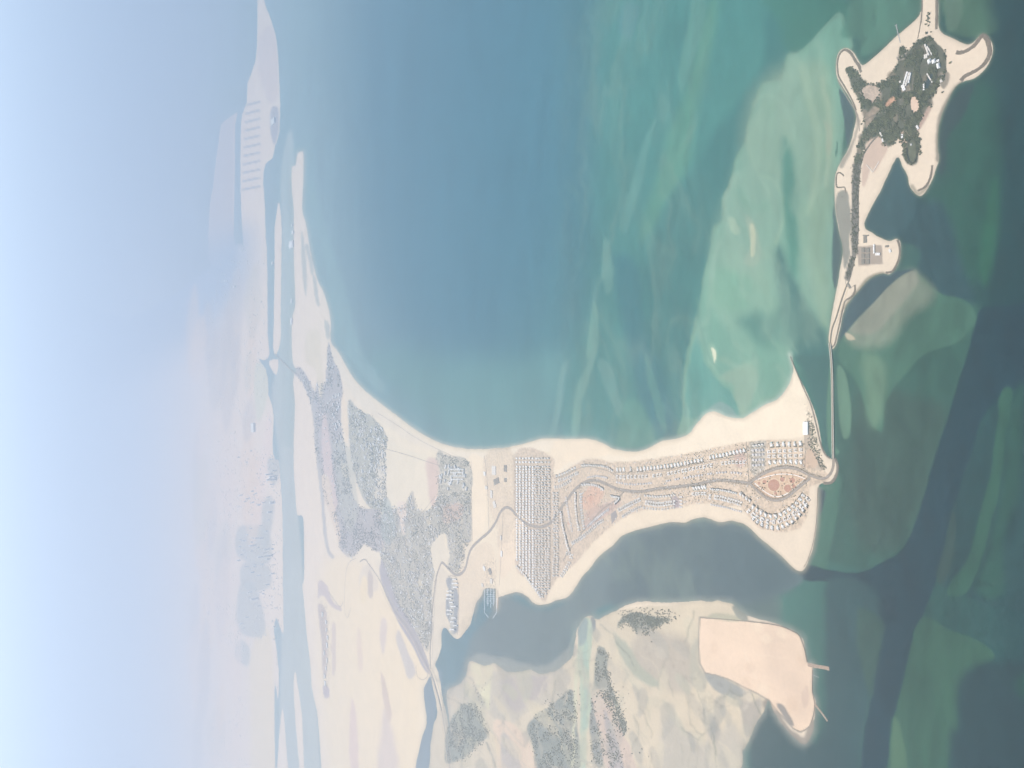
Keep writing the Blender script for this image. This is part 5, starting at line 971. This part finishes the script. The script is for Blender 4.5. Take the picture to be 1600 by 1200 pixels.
for q in ((1366,389,0,1,14,2,8,'slim white office strip beside the grey depot sheds'),(1372,397,1,0,7,4,9,'white office block at the right of the grey depot'),(1352,374,0,1,11,4.5,7,'square striped store building above the grey depot'),(1386,385,1,0,5,3,6,'small grey hut near the rounded sand point'),(1391,392,.3,1,5,3,6,'small white hut on the rounded sand point'),(1353,368,1,0,9,1.4,7,'thin dark bar building above the striped store'),(1327,447,.5,1,8,2.5,6,'gatehouse strip beside the causeway road')):
    hall(*q, 'depot_building', 'building', roofm='white' if 'white' in q[7] else 'greyroof', wallm='cream', vents=2)
def wallthing(pts, label, h=3, wpx=.5):
    root = empty('boundary_wall', G(*pts[0], 0), label, 'wall'); o0 = root.location
    for p, q in zip(pts, pts[1:]):
        a, b = G(*p)-o0, G(*q)-o0; d = (b-a).normalized(); n_ = Vector((-d.y, d.x, 0))*wpx*mpp(*p)/2
        MB().quadbox([a-n_, b-n_, b+n_, a+n_], ZG-1, ZG+h).build('wall_run', M['cream'], root)
    return root
wallthing([(1354,257),(1364,269),(1374,252)], 'pale v shaped compound wall on the pink sand of the island neck', 3, 1)
# white holiday blocks above the town
for k in range(44):
    x = 688+R.random()*44; y = 728+R.random()*36
    if k < 16: x = 708+(k%4)*5; y = 733+(k//4)*5.2
    put(FL, x, y, *( (1,.1) if k < 16 else (R.uniform(-.4,.4), 1)), R.uniform(4,6.5), R.uniform(1.8,2.6), R.uniform(16,24), 'bright white holiday apartment block in the cluster above the town', 'apartment block', 'white holiday apartment blocks above the town')
for k in range(30):
    x = R.uniform(520,541); y = R.uniform(590,700)
    if inside(x, y, G3): put(FL, x, y, R.uniform(-.3,.3), 1, R.uniform(3,5), R.uniform(1.6,2.4), R.uniform(16,28), 'white apartment block in the far grove behind the beach', 'apartment block', 'white apartment blocks in the far grove')
for k in range(26):
    x = R.uniform(562,600); y = R.uniform(665,740)
    if inside(x, y, G2): put(FL, x, y, R.uniform(-.5,.5), 1, R.uniform(3,6), R.uniform(1.4,2.2), R.uniform(14,20), 'pale block among the trees next to the open field', 'apartment block', 'pale blocks among trees beside the open field')
for k in range(14): put(FL, 706+R.uniform(-4,7), 905+k*6, 1, 0, R.uniform(5,9), R.uniform(2.4,3.4), R.uniform(20,30), 'white waterside apartment block on the grey strip of the lower peninsula', 'apartment block', 'waterside blocks on the lower peninsula')
for k in range(10): put(FL, 505+R.uniform(-4,8), 960+k*12, 0, 1, R.uniform(5,8), R.uniform(2,3), 18, 'far pale compound block on the pink desert flat', 'apartment block', 'compound blocks on the desert flat')
for x, y, L, W, a in ((772,735,14,6,0),(776,752,9,8,.2),(757.5,740,6,3,0),(760,762,5,4,0),(790,732,10,4,0),(768,772,12,3,0),(790,750,6,3,0),(773,788,10,4,.3),(784,865,9,2.4,0),(757,888,7,3,.4),(766,893,9,4,.4),(754,914,5,2.6,0),(768,908,8,3,0),(783,840,7,2,0),(725,868,5,2,0)):
    hall(x, y, a, 1, L, W, 9, 'low pale site building between the marina road and the grid villas', 'site_building', 'building', roofm=R.choice(['white','cream','greyroof']), wallm='cream', group='site buildings between marina and grid', vents=2)
# ---- town houses among gardens
spots = []
r = random.Random(21)
for reg, n_ in ((G1, 1500), (G2, 420), (G3, 300)):
    x0 = min(p[0] for p in reg); x1 = max(p[0] for p in reg); y0 = min(p[1] for p in reg); y1 = max(p[1] for p in reg); k = 0
    while k < n_:
        x, y = r.uniform(x0,x1), r.uniform(y0,y1)
        k += 1
        if not inside(x, y, reg) or inside(x, y, PATCH) or (reg is G1 and y < 775): continue
        spots.append((x, y))
spots.sort(key=lambda s: -s[0]); far_h = MB(); far_r = MB()
for i, (x, y) in enumerate(spots):
    a = math.sin(x*.13)+math.cos(y*.1)*.6; b = 1
    if i < 168: put(TH, x, y, a, b, r.uniform(1.9,2.9), r.uniform(1.1,1.7), r.uniform(7,11), 'pale town house among gardens in the grey green town', 'house', 'town houses among gardens')
    else:
        loc, rz, l, w_ = fit(x, y, a, b, r.uniform(1.5,2.8), r.uniform(.8,1.5)); cs, sn = math.cos(rz), math.sin(rz); h = r.uniform(7,13)
        c4 = [(loc.x+cs*u*l/2-sn*v_*w_/2, loc.y+sn*u*l/2+cs*v_*w_/2) for u, v_ in ((-1,-1),(1,-1),(1,1),(-1,1))]
        (far_h if r.random() < .55 else far_r).quadbox(c4, ZG-.5, ZG+h)
t_ = far_h.build('town_houses', M['white']); tag(t_, 'farther white houses scattered through the town gardens', 'houses', kind='stuff')
t_ = far_r.build('town_houses', M['townroof']); tag(t_, 'farther brown roofed houses scattered through the town gardens', 'houses', kind='stuff')
# ---- far city
def tower_proto():
    sh = MB().box(-.5,-.5,0,.5,.5,.93); cr = MB().box(-.35,-.35,.93,.35,.35,1.0); pod = MB().box(-1.0,-.8,0,1.0,.8,.08)
    return proto('tower_block', [('shaft', sh, M['tower'], []), ('crown', cr, M['white'], []), ('podium', pod, M['cream'], [])])
TW = tower_proto(); r = random.Random(31); cb = [MB(), MB()]
for k in range(2600):
    x, y = r.uniform(318,440), r.uniform(380,1210)
    if not (inside(x, y, FARLAND) or inside(x, y, PORT)) or inside(x, y, [(388,1010),(430,990),(436,1210),(388,1210)]): continue
    if float(vnoise(np.array(x/14), np.array(y/30), 12)) < .4: continue
    loc, rz, l, w_ = fit(x, y, 0, 1, r.uniform(.6,2.6), r.uniform(.25,.8)); cb[r.random() < .3].box(loc.x-l/2, loc.y-w_/2, ZG, loc.x+l/2, loc.y+w_/2, ZG+r.uniform(5,16))
tag(cb[0].build('city_blocks', M['white']), 'countless pale low blocks of the far city dissolving in haze', 'city blocks', kind='stuff'); tag(cb[1].build('city_blocks', M['beige']), 'countless grey low blocks of the far city dissolving in haze', 'city blocks', kind='stuff')
tw = [(431,749,230,3.5),(425,868,200,3.2),(399,852,160,3),(402,935,170,4),(424,741,150,3),(428,745,120,4),(411,870,140,3),(420,858,120,3),(428,785,110,5),(424,800,100,4)]
for k in range(70): tw.append((r.uniform(374,434), r.choice([r.uniform(712,790), r.uniform(820,930), r.uniform(700,1000)]), r.uniform(40,100), r.uniform(1.2,2.8)))
for x, y, h, w_ in tw:
    put(TW, x, y, 1, 0, w_*.45, w_*.7, h, 'pale tower block fading into the haze of the far city' if (x, y) != (431,749) else 'tallest and brightest tower on the channel shore of the far city', 'tower', 'towers of the far city')
for q in ((428,190,0,1,9,5,45,'bright white terminal block at the edge of the far port','port_building'),(458.5,363,0,1,5,2.5,30,'small bright white museum block on the far channel shore','museum_building'),(457,352,0,1,4,1.5,25,'narrow white block above the museum block','museum_building'),
          (397,668,0,1,14,4,60,'long bright white block in the far city haze','city_block'),(354,439,1,0,5,1.4,50,'white ship shaped block far out in the haze','city_block'),(368,448,0,1,3,2,50,'small white block far out in the haze','city_block'),
          (426.5,411,0,1,4,2,30,'small white shed on the long thin far island','island_shed'),(456,502,0,1,10,2,25,'pale quay building on the far channel shore','quay_building'),(456,470,0,1,7,1.6,22,'upper pale quay building on the far channel shore','quay_building')):
    hall(*q[:8], q[8], 'building', roofm='white', wallm='white', vents=1)
hall(456,382,0,1,11,6,30,'wide pale domed museum on the far channel shore','museum_building','museum',roofm='white',wallm='white',dome=True)
mound('rock_breakwater', [(430,318),(434,317.5),(438,317)], .9, M['palerock'], 'tiny pale mole at the tip of the long thin far island', 'breakwater', h=8, seed=20)
# ---- woods and thickets
def thicket(name, regs, n_, rad, m, label, seed, holes=(), dens=0, z=ZG, jit=1.3):
    if 'mangrove' in name: jit = 3.0
    r = random.Random(seed); mb = MB(); xs_ = [p[0] for q in regs for p in q]; ys_ = [p[1] for q in regs for p in q]; k = 0; c = 0
    while c < n_ and k < n_*12:
        k += 1; x, y = r.uniform(min(xs_),max(xs_)), r.uniform(min(ys_),max(ys_))
        if not any(inside(x+r.gauss(0,jit), y+r.gauss(0,jit), q) for q in regs) or any(inside(x, y, q) for q in holes): continue
        p = G(x, y, z)
        if dens and float(vnoise(np.array(p.x/dens), np.array(p.y/dens), seed)) < r.uniform(.25,.6): continue
        q = r.uniform(*rad); mb.crown(p.x, p.y, z+q*.5, q, r); c += 1
    o = mb.build(name, m); return tag(o, label, 'trees', kind='stuff')
ell = [(1425+8*math.cos(t), 236+19*math.sin(t)) for t in np.linspace(0, 6.28, 24)[:-1]]
flat('lawn', ell, ZG+.5, M['turf'], sm=False)
holes = [[(1346,140),(1358,130),(1372,136),(1374,148),(1364,160),(1350,152)], [(1381,166),(1390,152),(1398,148),(1398,158),(1388,166)], [(1350,185),(1356,175),(1368,166),(1376,170),(1366,184),(1354,200)], [(1423,152),(1430,150),(1437,163),(1434,174),(1428,177),(1422,166)],
         [(1403,105),(1428,105),(1428,142),(1408,145)], [(1440,66),(1462,90),(1472,108),(1450,104),(1444,90)], [(1446,128),(1456,114),(1459,118),(1450,138),(1446,140)], ell, [(1446,175),(1452,165),(1456,170),(1440,200),(1430,205)]]
flat('paving', [(1426,150),(1430,151),(1436,160),(1435,171),(1429,176),(1424,170),(1423,158)], ZG+.4, mat('tan_court', (.62,.44,.32), .9, .08))
thicket('woodland', [GREEN], 4300, (4,9), M['leaf'], 'dense olive tree cover over the middle of the star shaped island', 1, holes, 60)
thicket('woodland', [[(1338,240),(1347,240),(1345,262),(1341,300),(1341,360),(1339,395),(1334,400),(1331,380),(1332,300),(1333,262)],[(1330,400),(1336,402),(1328,436),(1321,436)]], 520, (4,6), M['palm'], 'dark strip of trees along the road down the island neck', 2)
thicket('woodland', [[(1256,628),(1261,632),(1270,660),(1279,700),(1286,722),(1292,730),(1284,734),(1272,712),(1262,690),(1258,660)]], 230, (4,6), M['leaf'], 'scrubby trees along the edge of the white sand spit', 3, (), 60)
thicket('woodland', [G1], 3600, (5,10), M['pale_leaf'], 'grey green garden trees filling the town between the houses', 4, [PATCH, [(683,725),(735,728),(735,768),(690,770)], [(690,838),(706,838),(705,880),(690,882)]], 150)
thicket('woodland', [G2], 1300, (7,13), M['pale_leaf'], 'garden trees in the quarter beside the open field', 5, (), 180)
thicket('woodland', [G3], 1800, (8,15), M['pale_leaf'], 'far strip of trees behind the beach', 6, [[(505,650),(512,660),(520,740),(528,790),(520,800),(512,780),(505,720)],[(478,565),(492,578),(500,620),(503,560),(500,520),(480,520)]], 260)
thicket('mangrove_thicket', [mg[0][0]], 1500, (4,9), M['mangrove'], 'grey mangrove thicket beside the highway on the marsh', 7, (), 110, 1.5)
thicket('mangrove_thicket', [mg[1][0]], 1700, (4,9), M['mangrove'], 'large grey mangrove thicket left of the pale creek', 8, (), 110, 1.5)
thicket('mangrove_thicket', [mg[2][0]], 900, (4,9), M['mangrove'], 'slanting mangrove thicket right of the pale creek', 9, (), 80, 1.5)
thicket('mangrove_thicket', [mg[3][0]], 900, (4,8), M['mangrove'], 'dark mangrove thicket on the upper shore of the marsh', 10, (), 80, 1.5)
thicket('mangrove_thicket', [mg[4][0], [(945,1110),(955,1130),(970,1180),(975,1240),(955,1240),(948,1160)]], 600, (4,8), M['mangrove'], 'patchy mangroves inside the lower marsh loop', 11, (), 70, 1.5)
# ---- single trees one can count
def tree_proto(name, crown_m, rad, trunk_h, seed, n_=5):
    r = random.Random(seed); cr = MB()
    for k in range(n_): cr.crown(r.uniform(-.5,.5)*rad, r.uniform(-.5,.5)*rad, trunk_h+rad*.3+r.uniform(-.2,.3)*rad, rad*r.uniform(.45,.75), r)
    tk = MB().quadbox([(-.5,-.5),(.5,-.5),(.5,.5),(-.5,.5)], -1, trunk_h+.5, [(-.3,-.3),(.3,-.3),(.3,.3),(-.3,.3)])
    return proto(name, [('trunk', tk, M['bark'], []), ('crown', cr, crown_m, [])])
def palm_proto():
    cr = MB()
    for k in range(9):
        a = 2*math.pi*k/9; c_, s_ = math.cos(a), math.sin(a)
        i = len(cr.v); cr.v += [(0,0,9), (c_*2.6-s_*1.1, s_*2.6+c_*1.1, 9.8), (c_*5.4, s_*5.4, 7.8), (c_*2.6+s_*1.1, s_*2.6-c_*1.1, 9.8)]; cr.f.append((i,i+1,i+2,i+3))
    tk = MB().quadbox([(-.45,-.45),(.45,-.45),(.45,.45),(-.45,.45)], 0, 9, [(-.28,-.28),(.28,-.28),(.28,.28),(-.28,.28)])
    return proto('palm_tree', [('trunk', tk, M['bark'], []), ('crown', cr, M['palm'], [])])
MT = tree_proto('mangrove_tree', M['mangrove'], 5, 2.5, 3); PT = palm_proto()
def single(pr, x, y, s_, label, cat, group, z=None):
    if not pr['used']: o = pr; o['used'] = 1
    else:
        o = copy_tree(pr)
        if 'used' in o.keys(): del o['used']
    o.location = G(x, y, ZG if z is None else z); o.rotation_euler = (0,0,R.uniform(0,6.28)); o.scale = (s_,s_,s_*R.uniform(.8,1.2)); tag(o, label, cat, group)
r = random.Random(77)
pts = [(1018.5,1002.5),(1045,952),(1055,958),(1056,966),(1062,962),(1045.5,953),(1022,984),(1025,981),(974,1090),(976,1170),(988,1177),(1000,1176),(1014,1182),(1003.5,1170),(906,1075),(906.5,1085),(905.5,1101),(853,1095),(856,1093),(852,1099),(767,1062),(754,1075),(757,1078),(759,1067),(752,1080),(765,1100)]
for x, y in pts: single(MT, x, y, r.uniform(1.1,1.7), 'lone dark mangrove standing out on the pale marsh', 'mangrove tree', 'lone mangroves on the marsh', 1.6)
for k in range(60):
    t = k/60; x = 968+t*90+r.uniform(-2,2); y = 958-8*math.sin(t*3)+r.uniform(-4,5)+t*6; single(MT, x, y, r.uniform(.9,1.5), 'small mangrove scattered along the upper marsh shore', 'mangrove tree', 'mangroves along the upper marsh shore', 1.6)
for k in range(30): single(MT, r.uniform(946,985), 1075+ k*3.2+r.uniform(-3,3), r.uniform(.8,1.3), 'small mangrove along the edge of the lower marsh loop', 'mangrove tree', 'mangroves along the lower marsh loop', 1.6)
for k in range(26):
    t = k/26; single(MT, 740+t*16+r.uniform(-2,2), 1070+t*30+r.uniform(-4,4), r.uniform(.9,1.5), 'small mangrove on the pale flats near the highway', 'mangrove tree', 'mangroves on the pale flats', 1.6)
for x, y in ((1450,20),(1449,25),(1451,30),(1450,34),(1447,38),(1453,35),(1450,28),(1452,22),(1448,52),(1455,50),(1485,98),(1473,144),(1448,32),(1451,40)):
    single(MT, x, y, r.uniform(1.2,1.9), 'dark round tree on the sandy causeway and beach of the star shaped island', 'tree', 'trees on the island sand')
def along(pts, n_, off, label, group, s_=1.1, z=None):
    pts = smooth(pts, False, 8); acc = [0]
    for a, b in zip(pts, pts[1:]): acc.append(acc[-1]+math.dist(a, b))
    for k in range(n_):
        q = acc[-1]*(k+.5)/n_; i = min(max(j for j in range(len(acc)) if acc[j] <= q), len(pts)-2); t = (q-acc[i])/(acc[i+1]-acc[i])
        x = pts[i][0]+(pts[i+1][0]-pts[i][0])*t; y = pts[i][1]+(pts[i+1][1]-pts[i][1])*t; d = math.dist(pts[i], pts[i+1])
        nx, ny = -(pts[i+1][1]-pts[i][1])/d, (pts[i+1][0]-pts[i][0])/d
        single(PT, x+nx*off+r.uniform(-.2,.2), y+ny*off+r.uniform(-.2,.2), s_*r.uniform(.85,1.2), label, 'palm tree', group, z)
along(UP[:8], 40, -2.9, 'palm on the outer side of the upper boulevard loop round the oval garden', 'palms on the upper boulevard loop')
along(LO, 40, -2.9, 'palm on the garden side of the lower boulevard loop', 'palms on the lower boulevard loop')
along(BL[18:], 90, 2.9, 'palm along the lower side of the winding boulevard', 'palms along the winding boulevard')
along(ell+[ell[0]], 40, 0, 'palm in the ring round the brown turf oval on the island', 'palms round the turf oval', 1.2)
along([(1306,262),(1300,300),(1310,330),(1337,240)][2:], 2, 0, 'palm on the island neck', 'palms on the island neck')
along([(1343,118),(1352,130),(1370,134),(1385,126),(1400,104)], 24, 0, 'palm along the upper beach edge of the island grove', 'palms along the upper beach edge')


# ------------------------------------------------------------------ the air
hm = bpy.data.materials.new('haze'); hm.use_nodes = True; n = hm.node_tree; n.nodes.clear()
out = n.nodes.new('ShaderNodeOutputMaterial'); v = n.nodes.new('ShaderNodeVolumePrincipled')
v.inputs['Density'].default_value = .00008; v.inputs['Anisotropy'].default_value = .8; v.inputs['Color'].default_value = (.8,.89,1,1)
n.links.new(v.outputs[0], out.inputs['Volume'])
q = R_+500; zt, zb = H+40, -13.5
hz = plain('haze', [(-q,-q,zb),(q,-q,zb),(q,q,zb),(-q,q,zb),(-q,-q,zt),(q,-q,zt),(q,q,zt),(-q,q,zt)], [(0,3,2,1),(4,5,6,7),(0,1,5,4),(1,2,6,5),(2,3,7,6),(3,0,4,7)], hm, 'stuff')
